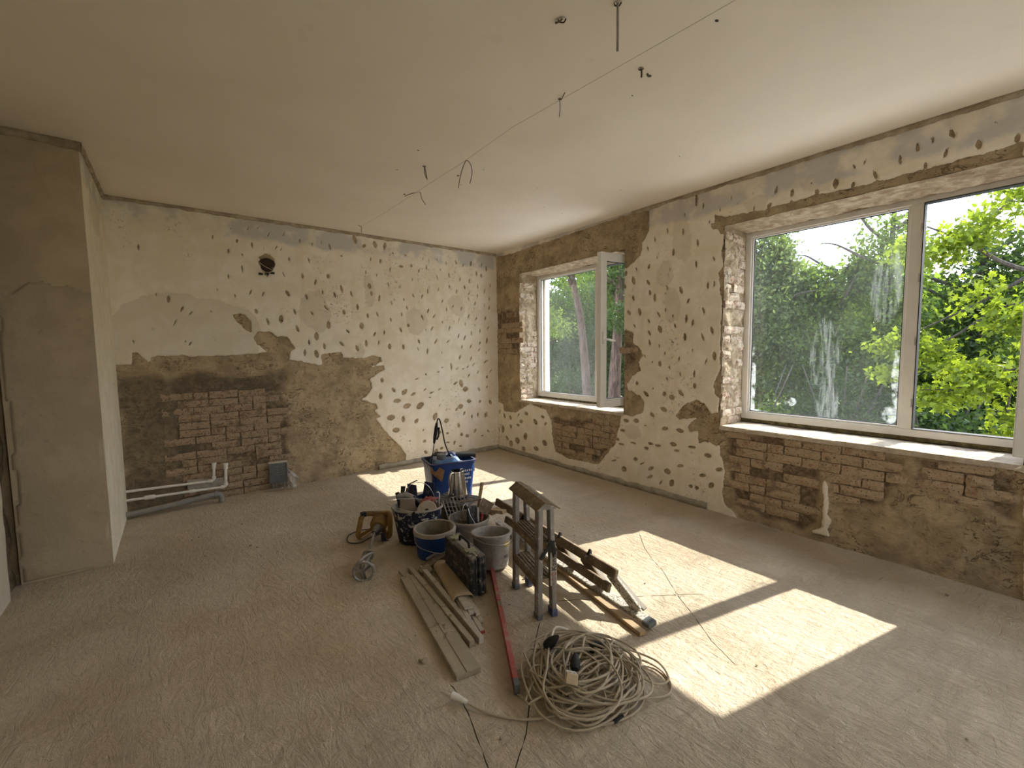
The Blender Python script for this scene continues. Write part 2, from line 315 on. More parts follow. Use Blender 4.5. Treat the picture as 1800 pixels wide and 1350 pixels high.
CR=[(5.334,0.573,0.037,0.015,1.6),(5.213,0.526,0.041,0.021,1.3),(5.063,0.513,0.037,0.026,0.77),(4.872,0.578,0.015,0.035,0.76),(4.813,0.487,0.037,0.029,2.68),(5.059,0.385,0.03,0.029,0.56),(4.888,0.427,0.018,0.039,1.6),(5.254,0.318,0.054,0.037,1.36),(5.362,0.28,0.038,0.021,1.74),(4.696,0.615,0.038,0.026,2.7),(4.504,0.52,0.045,0.035,1.17),(4.35,0.608,0.02,0.036,1.57),(4.296,0.521,0.016,0.031,0.79),(4.722,0.288,0.046,0.046,1.16),(5.151,0.196,0.041,0.026,1.01),(4.906,0.199,0.047,0.054,1.3),(5.059,0.13,0.048,0.047,2.09),(4.315,0.259,0.048,0.04,0.68),(4.762,0.1,0.035,0.038,1.59),(4.491,0.152,0.031,0.053,1.59),(5.304,0.375,0.018,0.009,1.6),(2.853,1.137,0.021,0.017,1.36),(2.891,1.74,0.023,0.01,1.35),(2.706,1.658,0.032,0.012,1.16),(2.715,1.78,0.025,0.01,1.27),(2.701,1.56,0.032,0.013,1.07),(2.76,1.423,0.018,0.007,1.04),(2.737,1.031,0.038,0.019,0.47),(2.989,0.72,0.019,0.038,1.57),(2.856,0.736,0.025,0.034,1.57),(3.036,0.607,0.015,0.035,1.54),(2.74,0.699,0.005,0.026,1.57),(3.051,0.451,0.012,0.041,1.57),(2.892,0.49,0.011,0.039,1.57),(2.675,0.519,0.014,0.036,1.57),(2.725,0.463,0.017,0.028,1.57),(3.098,0.5,0.018,0.02,1.57),(2.862,0.322,0.019,0.028,1.57),(2.775,0.29,0.034,0.007,2.52),(3.013,0.179,0.031,0.036,1.35),(2.668,0.259,0.038,0.018,2.51),(2.677,0.17,0.039,0.014,2.5),(3.15,0.25,0.044,0.008,2.55),(2.661,0.822,0.03,0.018,0.38),(2.6,1.838,0.037,0.01,1.37),(2.525,1.877,0.019,0.007,1.28),(2.443,1.812,0.019,0.006,1.57),(2.301,1.776,0.037,0.011,1.46),(2.236,1.735,0.03,0.011,1.9),(2.131,1.838,0.037,0.01,1.37),(2.174,1.856,0.016,0.004,1.54),(2.049,1.656,0.038,0.013,1.33),(2.584,1.691,0.04,0.023,1.17),(2.417,1.715,0.024,0.01,1.36),(2.312,1.605,0.035,0.015,1.35),(2.134,1.598,0.043,0.01,1.37),(2.445,1.564,0.017,0.006,1.37),(2.589,1.524,0.016,0.007,1.26),(2.524,1.45,0.016,0.007,1.16),(2.579,1.348,0.032,0.016,1.32),(2.472,1.313,0.022,0.009,1.16),(2.666,1.361,0.012,0.007,1.53),(2.367,1.398,0.025,0.007,1.55),(2.233,1.477,0.018,0.005,1.54),(2.281,1.452,0.008,0.004,1.57),(2.354,1.251,0.023,0.007,1.31),(2.209,1.26,0.034,0.009,1.31),(2.497,1.199,0.024,0.008,1.27),(2.098,1.377,0.033,0.006,1.63),(2.019,1.425,0.04,0.019,1.55),(2.205,1.144,0.027,0.016,1.55),(2.655,1.093,0.01,0.008,0.93),(2.525,1.048,0.022,0.022,1.16),(2.442,1.019,0.033,0.025,0.59),(2.345,1.069,0.04,0.018,0.62),(2.531,0.891,0.04,0.023,0.47),(2.512,0.699,0.019,0.038,1.36),(2.347,0.701,0.021,0.042,1.64),(2.588,0.514,0.013,0.038,1.46),(2.416,0.555,0.021,0.037,1.55),(2.377,0.498,0.012,0.033,1.49),(2.219,0.56,0.012,0.044,1.53),(2.335,0.355,0.015,0.037,1.34),(2.477,0.268,0.03,0.038,1.55),(2.427,0.162,0.027,0.038,0.58),(2.548,0.14,0.03,0.009,2.28),(2.222,0.178,0.018,0.02,1.57),(2.162,0.178,0.019,0.021,1.54),(2.108,0.31,0.017,0.035,1.25),(2.022,0.235,0.034,0.024,2.3),(2.062,0.508,0.02,0.037,1.55),(1.954,0.399,0.019,0.035,1.36),(2.334,2.737,0.025,0.005,1.41),(2.155,2.774,0.026,0.008,1.46),(2.003,2.711,0.024,0.004,1.51),(1.907,2.778,0.016,0.005,1.54),(1.851,2.719,0.007,0.003,1.57),(1.723,2.759,0.013,0.003,1.53),(1.714,2.64,0.028,0.006,1.53),(1.9,2.653,0.017,0.004,1.54),(2.516,2.637,0.031,0.007,1.27),(2.35,2.592,0.031,0.01,1.27),(2.656,2.58,0.028,0.008,1.28),(2.201,2.458,0.034,0.01,1.38),(2.736,2.504,0.024,0.008,1.27),(2.447,2.418,0.035,0.013,1.56),(2.627,2.405,0.018,0.006,1.18),(2.046,2.288,0.018,0.008,1.54),(2.213,2.268,0.034,0.01,1.36),(2.873,2.324,0.024,0.008,1.25),(2.719,2.327,0.026,0.014,1.76),(3.004,2.298,0.028,0.018,1.77),(2.908,2.211,0.046,0.021,1.2),(3.012,2.16,0.024,0.014,1.36),(2.726,2.168,0.031,0.014,1.18),(2.705,2.065,0.027,0.014,1.55),(2.509,2.092,0.034,0.007,1.33),(2.361,2.047,0.036,0.015,1.41),(2.097,2.059,0.033,0.011,1.46),(2.037,2.066,0.033,0.008,1.37),(2.908,2.031,0.034,0.014,1.24),(2.647,2.009,0.04,0.015,1.32),(2.284,1.942,0.022,0.011,1.55),(2.962,1.883,0.032,0.018,1.16),(2.827,1.881,0.039,0.019,1.24),(2.482,2.26,0.014,0.004,1.54),(2.579,2.232,0.013,0.004,1.07),(2.5,2.207,0.02,0.004,1.09),(2.527,2.04,0.004,0.008,1.57),(2.223,2.854,0.068,0.012,1.55),(1.551,2.737,0.029,0.011,1.54),(1.435,2.685,0.03,0.013,1.54),(1.268,2.639,0.027,0.013,1.63),(1.153,2.67,0.035,0.017,1.69),(1.049,2.632,0.02,0.011,1.55),(1.047,2.754,0.022,0.006,1.21),(0.987,2.77,0.019,0.006,1.52),(0.927,2.659,0.036,0.009,1.46),(0.8,2.715,0.033,0.008,1.59),(0.716,2.764,0.029,0.009,1.48),(0.673,2.638,0.023,0.008,1.53),(0.647,2.788,0.023,0.007,1.35),(0.582,2.684,0.034,0.008,1.59),(0.561,2.789,0.031,0.011,1.29),(0.442,2.681,0.026,0.014,1.67),(0.377,2.78,0.021,0.003,1.52),(0.291,2.663,0.03,0.011,1.57),(1.305,2.717,0.011,0.003,1.52),(1.597,2.632,0.021,0.016,1.71),(1.439,2.619,0.016,0.007,1.54)]
PB=[[(-0.377,1.409),(-0.317,1.413),(-0.311,1.524),(-0.274,1.523),(-0.198,1.431),(-0.17,1.479),(-0.011,1.492),(0.149,1.479),(0.337,1.481),(0.484,1.478),(0.618,1.494),(0.691,1.487),(0.746,1.511),(0.81,1.504),(0.697,1.602),(0.684,1.662),(0.714,1.729),(0.832,1.737),(0.907,1.676),(0.997,1.683),(1.072,1.551),(1.024,1.514),(1.014,1.425),(1.124,1.403),(1.315,1.353),(1.353,1.365),(1.345,1.477),(1.577,1.507),(1.601,1.439),(1.818,1.421),(1.932,1.454),(2.061,1.43),(2.067,1.38),(1.926,1.313),(2.087,1.329),(2.093,1.279),(1.907,1.165),(1.932,1.064),(1.871,0.969),(1.798,0.918),(1.967,0.847),(2.001,0.786),(1.949,0.762),(2.012,0.684),(1.967,0.66),(2.101,0.454),(2.264,0.268),(2.355,0.133),(2.336,0.059),(2.317,-0.052),(0.891,-0.091),(-0.384,-0.12),(-0.572,-0.071),(-0.443,1.411)],[(0.496,1.901),(0.608,1.911),(0.656,1.836),(0.661,1.722),(0.61,1.745),(0.542,1.815)],[(0.753,2.513),(0.785,2.529),(0.824,2.558),(0.877,2.552),(0.913,2.508),(0.904,2.435),(0.869,2.389),(0.833,2.313),(0.805,2.4),(0.783,2.481)]]
PR=[[(5.477,2.994),(5.392,2.871),(4.991,2.858),(2.855,2.907),(2.732,2.887),(2.723,2.684),(2.803,2.577),(2.822,2.46),(2.963,2.373),(3.052,2.327),(3.045,1.66),(3.008,1.714),(2.904,1.661),(2.911,1.566),(2.831,1.511),(2.781,1.428),(2.829,1.362),(2.807,1.273),(2.914,1.209),(2.98,1.127),(2.964,1.06),(2.803,0.998),(2.76,0.948),(2.773,0.833),(2.894,0.777),(2.999,0.778),(3.053,0.778),(3.067,0.7),(3.136,0.441),(3.376,0.159),(3.491,0.15),(3.628,0.143),(3.891,0.135),(4.109,0.176),(4.173,0.399),(4.182,0.578),(4.292,0.71),(4.595,0.758),(4.694,0.725),(4.941,0.603),(5.217,0.591),(5.243,0.7),(5.388,0.721),(5.424,1.067),(5.415,1.976),(5.476,2.49)],[(2.111,2.66),(2.083,2.599),(2.047,2.601),(2.049,2.675),(1.951,2.627),(1.878,2.628),(1.711,2.61),(1.653,2.609),(1.457,2.616),(1.256,2.62),(1.007,2.612),(0.767,2.613),(0.53,2.62),(0.38,2.627),(0.266,2.633),(0.258,2.476),(1.83,2.418),(1.978,2.488),(1.792,1.061),(0.979,0.836),(0.17,0.76),(0.126,-0.114),(0.943,-0.088),(1.778,-0.008),(1.809,0.044),(1.896,0.093),(1.919,0.176),(1.902,0.327),(1.906,0.467),(1.949,0.536),(1.947,0.641),(1.983,0.614),(2.042,0.641),(2.152,0.613),(2.16,0.726),(2.234,0.699),(2.27,0.749),(2.174,0.848),(2.354,0.81),(2.398,0.839),(2.303,0.954),(2.189,1.019),(2.104,0.988),(2.048,0.904),(1.974,0.912),(1.972,1.047),(2.015,1.085),(2.017,1.172),(1.968,1.287),(1.968,1.717),(1.964,1.756),(1.964,1.925),(1.986,2.012),(1.995,2.167),(1.961,2.221),(1.978,2.307),(1.966,2.437),(2.009,2.538),(2.061,2.545)]]
WS=[(1.15,0.525),(1.121,0.435),(1.106,0.312),(1.111,0.24),(1.08,0.187),(1.106,0.117),(1.089,0.06),(1.217,0.058),(1.147,0.13),(1.142,0.302),(1.151,0.428)]
BZB=[[(-0.041,1.267),(0.095,1.317),(0.838,1.181),(0.953,0.869),(0.928,-0.047),(0.356,-0.025),(0.024,0.037),(-0.037,0.566)]]
BZR=[[(4.182,0.608),(3.068,0.719),(3.152,0.438),(3.402,0.194),(3.972,0.157),(4.13,0.24)],[(1.913,0.745),(1.343,0.758),(0.666,0.749),(0.77,0.429),(1.173,0.32),(1.24,0.073),(1.622,0.074),(1.816,0.146),(1.852,0.549)],[(0.666,0.769),(0.17,0.76),(0.155,0.46),(0.6,0.552)],[(5.397,2.102),(4.825,2.033),(4.835,1.446),(5.414,1.447)],[(3.037,1.581),(2.874,1.541),(2.829,1.338),(3.019,1.304)]]
FB=[(0.12,1.764,0.559,0.307),(0.445,1.684,0.309,0.322),(1.305,1.965,0.162,0.233),(1.945,2.187,0.071,0.181),(2.539,1.892,0.148,0.179),(3.165,2.124,0.13,0.142),(1.935,2.289,0.056,0.124),(-0.232,1.624,0.255,0.32),(1.799,1.491,0.063,0.083)]
FR=[(2.535,2.235,0.087,0.138),(2.467,1.953,0.097,0.165),(2.358,2.526,0.081,0.211),(2.885,0.606,0.101,0.087),(1.699,2.666,0.096,0.064),(1.259,2.715,0.141,0.058)]
CK=[[(2.93,2.136),(2.736,1.946),(2.611,1.781),(2.552,1.672),(2.35,1.432),(2.223,1.241),(2.107,1.087),(2.033,0.936)],[(2.066,1.628),(2.178,1.554),(2.264,1.493),(2.464,1.349)],[(1.749,1.828),(1.908,1.723),(1.976,1.684)],[(1.51,1.745),(1.383,1.636),(1.253,1.508),(1.117,1.359),(1.009,1.25),(0.888,1.166)],[(0.906,1.648),(0.886,1.485),(0.846,1.346),(0.812,1.226)],[(2.071,3.337),(2.267,3.669),(3.037,4.202)]]
CR_SPOTS=[(0.871,1.86,0.022),(0.859,1.879,0.012),(4.093,1.246,0.02),(3.806,1.451,0.012),(0.385,3.879,0.014),(0.423,3.81,0.012),(0.101,3.89,0.012),(1.481,1.982,0.01),(1.959,1.746,0.008),(2.305,1.628,0.008),(3.533,2.5,0.01),(3.133,2.689,0.008),(2.583,2.538,0.008),(2.476,2.42,0.01),(1.578,4.76,0.01),(1.483,4.382,0.008),(3.594,0.418,0.012),(1.127,5.494,0.012),(0.385,4.427,0.01),(0.076,4.331,0.012),(0.03,4.299,0.01),(1.12,4.21,0.008),(0.925,2.07,0.006),(0.915,1.291,0.008),(2.311,0.189,0.008),(2.098,0.86,0.006),(0.692,5.15,0.01),(3.802,1.454,0.01)]
# ------------------------------------------------------------------ materials of the shell
TAN = (0.50, 0.39, 0.245)
def wall_material(name, plaster=(0.78, 0.70, 0.55), band=True, brick=True):
    t = NT(name); v = t.pos()
    e = t.attr('exposed')
    n60 = t.noise(v, 55, 3, 0.6); n200 = t.noise(v, 190, 3, 0.6); n6 = t.noise(v, 5.5, 4, 0.6, 0.4); n22 = t.noise(v, 22, 5, 0.65)
    ee = t.math('ADD', e, t.math('MULTIPLY_ADD', n60, 0.010, -0.005))
    ee = t.math('ADD', ee, t.math('MULTIPLY_ADD', n200, 0.005, -0.0025))
    m = t.ramp(ee, -0.0012, 0.0012, 1.0, 0.0)
    # plaster: cream with pale and yellowish clouds, faint vertical wash marks, grey filler
    p = t.mix(t.ramp(n6, 0.35, 0.68), plaster, tuple(min(1, c*k) for c, k in zip(plaster, (1.10, 1.13, 1.22))))
    vs = t.mapv(v, scale=(9, 9, 0.9)); nv = t.noise(vs, 1.0, 3)
    p = t.mix(t.ramp(nv, 0.55, 0.78, 0, 0.35), p, tuple(c*k for c, k in zip(plaster, (0.88, 0.82, 0.72))))
    fl = t.math('ADD', t.attr('filler'), t.math('MULTIPLY_ADD', n22, 0.08, -0.04))
    p = t.mix(t.ramp(fl, -0.004, 0.006, 0.5, 0.0), p, (0.60, 0.525, 0.40))
    sp = t.noise(v, 30, 6, 0.75)
    big = t.ramp(t.noise(t.mapv(v, scale=(1.6, 1.6, 0.7)), 1.9, 2), 0.53, 0.66)
    p = t.mix(t.math('MULTIPLY', t.ramp(sp, 0.56, 0.62, 0, 0.75), big), p, (0.36, 0.335, 0.29))
    if band:
        z = t.n('ShaderNodeSeparateXYZ'); t.t.links.new(v, z.inputs[0])
        bz = t.math('ADD', z.outputs[2], t.math('MULTIPLY_ADD', n6, 0.16, -0.08))
        k = t.math('MULTIPLY', t.ramp(bz, 2.66, 2.72), t.ramp(t.noise(v, 3.6, 3), 0.40, 0.56, 0.1, 0.9))
        p = t.mix(t.math('MULTIPLY', k, 0.85), p, (0.50, 0.48, 0.455))
    # what the hacked-off plaster uncovered
    x = t.mix(t.ramp(n6, 0.3, 0.7), tuple(c*0.72 for c in TAN), tuple(c*1.15 for c in TAN))
    x = t.mix(t.ramp(n22, 0.52, 0.75, 0, 0.75), x, (0.17, 0.115, 0.062))
    x = t.mix(t.ramp(t.noise(v, 13, 4, 0.6, 0.8), 0.6, 0.75, 0, 0.5), x, (0.46, 0.36, 0.23))
    wv = t.noise(t.mapv(v, scale=(1, 1, 1.5)), 7, 4, 0.6, 1.2)
    crk = t.math('MULTIPLY', t.ramp(t.math('ABSOLUTE', t.math('SUBTRACT', wv, 0.5)), 0.004, 0.02, 1, 0), t.ramp(t.noise(v, 4, 2), 0.48, 0.58))
    x = t.mix(t.math('MULTIPLY', crk, 0.75), x, (0.10, 0.068, 0.04))
    rid = t.noise(t.mapv(v, rot=(0.5, 0.5, 0.5), scale=(1, 1, 2.2)), 15, 5, 0.7, 1.8)
    x = t.mix(t.ramp(rid, 0.57, 0.68, 0, 0.45), x, tuple(min(1, c*1.35) for c in TAN))
    if brick:
        bz2 = t.attr('brickzone')
        bc = t.mix(t.ramp(n22, 0.4, 0.66), (0.17, 0.12, 0.077), (0.32, 0.24, 0.155))
        bc = t.mix(t.ramp(n60, 0.62, 0.7, 0, 0.8), bc, (0.07, 0.04, 0.028))
        x = t.mix(bz2, x, bc)
        dk = t.attr('dark')
        x = t.mix(t.math('MULTIPLY', dk, t.ramp(n22, 0.3, 0.7, 0.95, 0.5)), x, (0.165, 0.13, 0.088))
    c = t.mix(m, p, x)
    hp = t.math('MULTIPLY', n22, 0.25)
    hx = t.math('ADD', t.math('MULTIPLY', rid, 1.3), t.math('MULTIPLY', t.noise(v, 110, 3), 0.35))
    hx = t.math('SUBTRACT', hx, t.math('MULTIPLY', crk, 0.5))
    mixh = t.n('ShaderNodeMix'); t.set(mixh.inputs[0], m); t.set(mixh.inputs[2], hp); t.set(mixh.inputs[3], hx)
    nb = t.bump(mixh.outputs[0], 0.75, 0.02)
    return t.done(t.bsdf(c, 0.95, normal=nb, spec=0.1))

M_wall = wall_material('hacked_wall')
def simple_wall(name, col, col2, scale=4, bump=0.35, grime=0.3):
    t = NT(name); v = t.pos()
    n = t.noise(v, scale, 5, 0.6, 0.3); n2 = t.noise(v, scale*9, 5, 0.65)
    c = t.mix(t.ramp(n, 0.35, 0.68), col, col2)
    c = t.mix(t.ramp(n2, 0.58, 0.72, 0, grime), c, tuple(x*0.62 for x in col))
    return t.done(t.bsdf(c, 0.95, normal=t.bump(t.math('ADD', n2, t.math('MULTIPLY', n, 0.6)), bump, 0.01), spec=0.1))
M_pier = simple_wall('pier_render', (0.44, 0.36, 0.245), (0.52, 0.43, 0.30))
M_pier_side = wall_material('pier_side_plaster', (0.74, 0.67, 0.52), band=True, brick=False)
M_left = simple_wall('old_plaster', (0.55, 0.50, 0.40), (0.64, 0.58, 0.47))
M_core = simple_wall('masonry', (0.30, 0.22, 0.13), (0.38, 0.29, 0.18), 9, 0.8)
M_reveal = simple_wall('reveal_mortar', (0.30, 0.22, 0.14), (0.52, 0.43, 0.30), 11, 1.0, 0.8)
M_sill = simple_wall('sill_mortar', (0.50, 0.42, 0.32), (0.66, 0.58, 0.46), 12, 0.8, 0.5)
M_foam = simple_wall('sealing_foam', (0.15, 0.115, 0.065), (0.30, 0.27, 0.13), 16, 1.0, 0.8)
M_outer = plain('facade_plaster', (0.80, 0.79, 0.76), 0.9, 0, 0.1, 0.04)
M_strip = simple_wall('strip_mortar', (0.33, 0.29, 0.22), (0.47, 0.42, 0.33), 8, 0.6, 0.6)
M_cornice = simple_wall('cornice_remnant', (0.34, 0.27, 0.18), (0.52, 0.44, 0.33), 10, 0.8, 0.8)

def brick_material(name, a, b, coat, coat_amt):
    t = NT(name); v = t.pos(); r = t.rand()
    n = t.noise(v, 24, 5, 0.65); n2 = t.noise(v, 75, 4, 0.6)
    c = t.mix(t.math('FRACT', t.math('MULTIPLY', r, 7.31)), a, b)
    c = t.mix(t.ramp(n, 0.62-coat_amt*0.45, 0.72-coat_amt*0.35, 0, 0.9), c, coat)
    c = t.mix(t.ramp(n2, 0.575, 0.66, 0, 0.8), c, (0.055, 0.036, 0.026))
    c = t.mix(t.ramp(t.noise(v, 11, 3), 0.52, 0.68, 0, 0.55), c, (0.13, 0.095, 0.062))
    return t.done(t.bsdf(c, 0.95, normal=t.bump(t.math('ADD', n, n2), 0.7, 0.008), spec=0.1))
M_brick = brick_material('brick_dusty', (0.34, 0.21, 0.14), (0.42, 0.29, 0.19), (0.44, 0.34, 0.225), 0.62)
M_brick_dark = brick_material('brick_dark', (0.23, 0.125, 0.08), (0.33, 0.22, 0.14), (0.37, 0.28, 0.185), 0.62)
M_brick_lime = brick_material('brick_limewashed', (0.30, 0.16, 0.11), (0.42, 0.28, 0.20), (0.58, 0.50, 0.39), 0.56)

# ------------------------------------------------------------------ relief surfaces
def relief(name, u0, u1, z0, z1, step, place, mat, polys=(), chips=(), zones=(), fillers=(), darks=(), holes=(), flip=False, keep=(), seed=1, parent=None, edge=True):
    us = np.linspace(u0, u1, int(round((u1-u0)/step))+1); zs = np.linspace(z0, z1, int(round((z1-z0)/step))+1)
    for (a, b, c, d) in holes:
        for arr, vals in (('u', (a, b)), ('z', (c, d))):
            for val in vals:
                if arr == 'u':
                    if u0 < val < u1: us[np.argmin(abs(us-val))] = val
                else:
                    if z0 < val < z1: zs[np.argmin(abs(zs-val))] = val
    U, Z = np.meshgrid(us, zs); nu, nz = len(us), len(zs)
    e = np.full(U.shape, 0.3)
    for P in polys: e = np.minimum(e, poly_sdf(U, Z, P))
    for P in keep: e = np.maximum(e, -poly_sdf(U, Z, P))
    rough = vnoise(U, Z, 28, seed)*0.007+vnoise(U, Z, 75, seed+1)*0.004
    e = np.where(e < 0.25, e+rough*np.clip((0.25-e)*8, 0, 1), e)
    for (cu, cz, la, lb, th) in chips:
        la = max(la, 0.006); lb = max(lb, 0.004)
        R_ = la*1.4+0.03
        iu0, iu1 = np.searchsorted(us, [cu-R_, cu+R_]); iz0, iz1 = np.searchsorted(zs, [cz-R_, cz+R_])
        if iu1 <= iu0 or iz1 <= iz0: continue
        du = U[iz0:iz1, iu0:iu1]-cu; dz = Z[iz0:iz1, iu0:iu1]-cz
        a = du*math.cos(th)+dz*math.sin(th); b = -du*math.sin(th)+dz*math.cos(th)
        b = b+0.35*a*vnoise(np.array([cu*9.0]), np.array([cz*9.0]), 3.1, 5)[0]
        q = (np.abs(a/la)**1.7+np.abs(b/lb)**1.7)**(1/1.7)
        d = (q-1)*min(la, lb)*1.0
        e[iz0:iz1, iu0:iu1] = np.minimum(e[iz0:iz1, iu0:iu1], np.clip(d, -1, 0.3))
    bz = np.zeros(U.shape)
    for P in zones: bz = np.maximum(bz, sstep(poly_sdf(U, Z, P)+vnoise(U, Z, 9, seed+7)*0.04, 0.03, -0.03))
    fi = np.full(U.shape, 0.3)
    for (cu, cz, a, b) in fillers:
        q = np.hypot((U-cu)/a, (Z-cz)/b); fi = np.minimum(fi, (q-1)*min(a, b)+vnoise(U, Z, 7, seed+9)*0.03)
    dk = np.zeros(U.shape)
    for P in darks: dk = np.maximum(dk, sstep(poly_sdf(U, Z, P)+vnoise(U, Z, 8, seed+8)*0.05, 0.05, -0.05))
    ex = sstep(e, 0.004, -0.006)
    big = sstep(e, -0.01, -0.06)
    d = -0.012+0.012*ex+0.0015*vnoise(U, Z, 3, seed+2)*(1-ex)
    g = vnoise(U, Z, 9, seed+3)*0.6+vnoise(U+0.35*Z, Z-0.3*U, 21, seed+4)*0.5+np.abs(vnoise(U, Z, 34, seed+5))*0.5-0.25
    d = d+big*(g*0.0085)*(1-0.65*bz)+bz*big*0.009
    if edge: d = np.where((Z < z0+1e-6) | (Z > z1-1e-6), d, d)
    X = np.stack(place(U, Z, d), -1).reshape(-1, 3)
    I = np.arange(nu*nz).reshape(nz, nu)
    F = np.stack([I[:-1, :-1], I[:-1, 1:], I[1:, 1:], I[1:, :-1]], -1).reshape(-1, 4)
    cu = ((U[:-1, :-1]+U[1:, 1:])/2).ravel(); cz = ((Z[:-1, :-1]+Z[1:, 1:])/2).ravel()
    ok = np.ones(len(F), bool)
    for (a, b, c, dd) in holes: ok &= ~((cu > a) & (cu < b) & (cz > c) & (cz < dd))
    F = F[ok]
    if flip: F = F[:, ::-1]
    o = np_mesh(name, X, F, mat, parent, True, {'exposed': e.ravel(), 'brickzone': (bz*big).ravel(), 'filler': fi.ravel(), 'dark': dk.ravel()})
    return o

X_OUT = 4.40
OPEN = [(3.02, 4.84), (0.17, 1.96), (-2.73, -0.93)]      # y spans of the window openings, the third added for daylight
SZ, HZ = 0.80, 2.555                                      # sill and head heights

DK_B = [[(-0.43, 1.30), (0.12, 1.28), (0.20, 0.55), (0.05, -0.05), (-0.43, -0.05)], [(0.16, 1.30), (0.95, 1.26), (0.95, 1.06), (0.55, 1.03), (0.18, 1.12)]]
wall_back = relief('wall_back', -0.46, W+0.02, 0, H, 0.0115, lambda u, z, d: (u, D+d, z), M_wall, PB, CB, BZB, FB, DK_B, seed=11)
tag(wall_back, 'cream plastered wall hacked all over, brick and brown render bare at its foot', kind='structure')
wall_right = relief('wall_right', -0.3, D+0.02, 0, H, 0.0105, lambda u, z, d: (W+d, u, z), M_wall, PR, CR, BZR, FR, (), [(a, b, SZ, HZ) for a, b in OPEN], True, [WS], seed=23)
tag(wall_right, 'hacked cream window wall with bare brick around and below both windows', kind='structure')

# masonry behind the face, with the openings through it
core = MB()
x0, x1 = W+0.022, X_OUT
ys = [-3.3] + [q for a, b in sorted(OPEN) for q in (a-0.012, b+0.012)] + [D+0.4]
for i in range(0, len(ys), 2): core.box(x0, x1, ys[i], ys[i+1], -3.2, H+0.3)
for a, b in OPEN:
    core.box(x0, x1, a-0.012, b+0.012, -3.2, SZ-0.03); core.box(x0, x1, a-0.012, b+0.012, HZ+0.02, H+0.3)
core.build('masonry', M_core, wall_right)
face = MB()
ys = [-3.3] + [q for a, b in sorted(OPEN)[:1] for q in (a-0.012, b+0.012)] + [-0.29]
for i in range(0, len(ys), 2): face.box(W, x0+0.01, ys[i], ys[i+1], 0, H)
face.box(W, x0+0.01, -2.742, -0.918, 0, SZ-0.03); face.box(W, x0+0.01, -2.742, -0.918, HZ+0.02, H)
face.build('plaster', M_left, wall_right)
outer = MB()
for a, b in OPEN:
    outer.box(4.33, X_OUT+0.01, b-0.02, b+0.012, SZ-0.03, HZ+0.02); outer.box(4.33, X_OUT+0.01, a-0.012, a+0.02, SZ-0.03, HZ+0.02)
    outer.box(4.33, X_OUT+0.01, a, b, HZ-0.02, HZ+0.02)
    outer.box(4.33, X_OUT+0.06, a, b, SZ-0.03, SZ+0.012)
outer.build('outer_reveal', M_outer, wall_right)

# rough reveals: head, far jamb, near jamb and sill of each opening
def sheet(name, fn, nrm, nu, nv, amp, mat, seed, parent):
    """a rough sheet: fn(s,t) gives points in the plane, pushed along nrm by noise"""
    s_, t_ = np.meshgrid(np.linspace(0, 1, nu+1), np.linspace(0, 1, nv+1))
    x, y, z = fn(s_, t_)
    k = np.stack([x, y, z], -1)
    su = (x*1.0+y*0.7); tv = (z+y*0.3)
    n = vnoise(su, tv, 17, seed)*0.6+np.abs(vnoise(su, tv, 38, seed+1))*0.5+vnoise(su, tv, 80, seed+2)*0.2
    edge = np.minimum(1, np.minimum(np.minimum(s_, 1-s_)*8, np.minimum(t_, 1-t_)*8)+0.25)
    k = k+np.array(nrm)*(n*amp*edge)[..., None]
    I = np.arange((nu+1)*(nv+1)).reshape(nv+1, nu+1)
    F = np.stack([I[:-1, :-1], I[:-1, 1:], I[1:, 1:], I[1:, :-1]], -1).reshape(-1, 4)
    v = k.reshape(-1, 3)
    a, b, c = v[F[0, 0]], v[F[0, 1]], v[F[0, 3]]
    if np.dot(np.cross(b-a, c-a), nrm) < 0: F = F[:, ::-1]
    return np_mesh(name, v, F, mat, parent, True)
for i, (a, b) in enumerate(OPEN[:2]):
    xf = 4.20 if i == 0 else 4.26
    L1 = b-a
    sheet('lintel_soffit', lambda s, t: (W-0.004+(xf-W)*t, a+L1*s, HZ-0.002+0*s-0.012*sstep(t, 0.6, 1)), (0, 0, -1), 150, 34, 0.016, M_reveal, 31+i, wall_right)
    sheet('jamb', lambda s, t: (W-0.004+(xf-W)*s, b-0.004+0*s, SZ-0.02+(HZ-SZ+0.02)*t), (0, -1, 0), 34, 140, 0.026, M_reveal, 35+i, wall_right)
    sheet('jamb', lambda s, t: (W-0.004+(xf-W)*s, a+0.004+0*s, SZ-0.02+(HZ-SZ+0.02)*t), (0, 1, 0), 34, 140, 0.012, M_reveal, 39+i, wall_right)
    sheet('sill_bed', lambda s, t: (W-0.012+(xf-W)*t, a+L1*s, SZ-0.004+0*s), (0, 0, 1), 170, 40, 0.011, M_sill, 43+i, wall_right)
    sheet('sill_edge', lambda s, t: (W-0.012+0*t, a+L1*s, SZ-0.035+0.033*t), (-1, 0, 0), 170, 5, 0.009, M_sill, 47+i, wall_right)

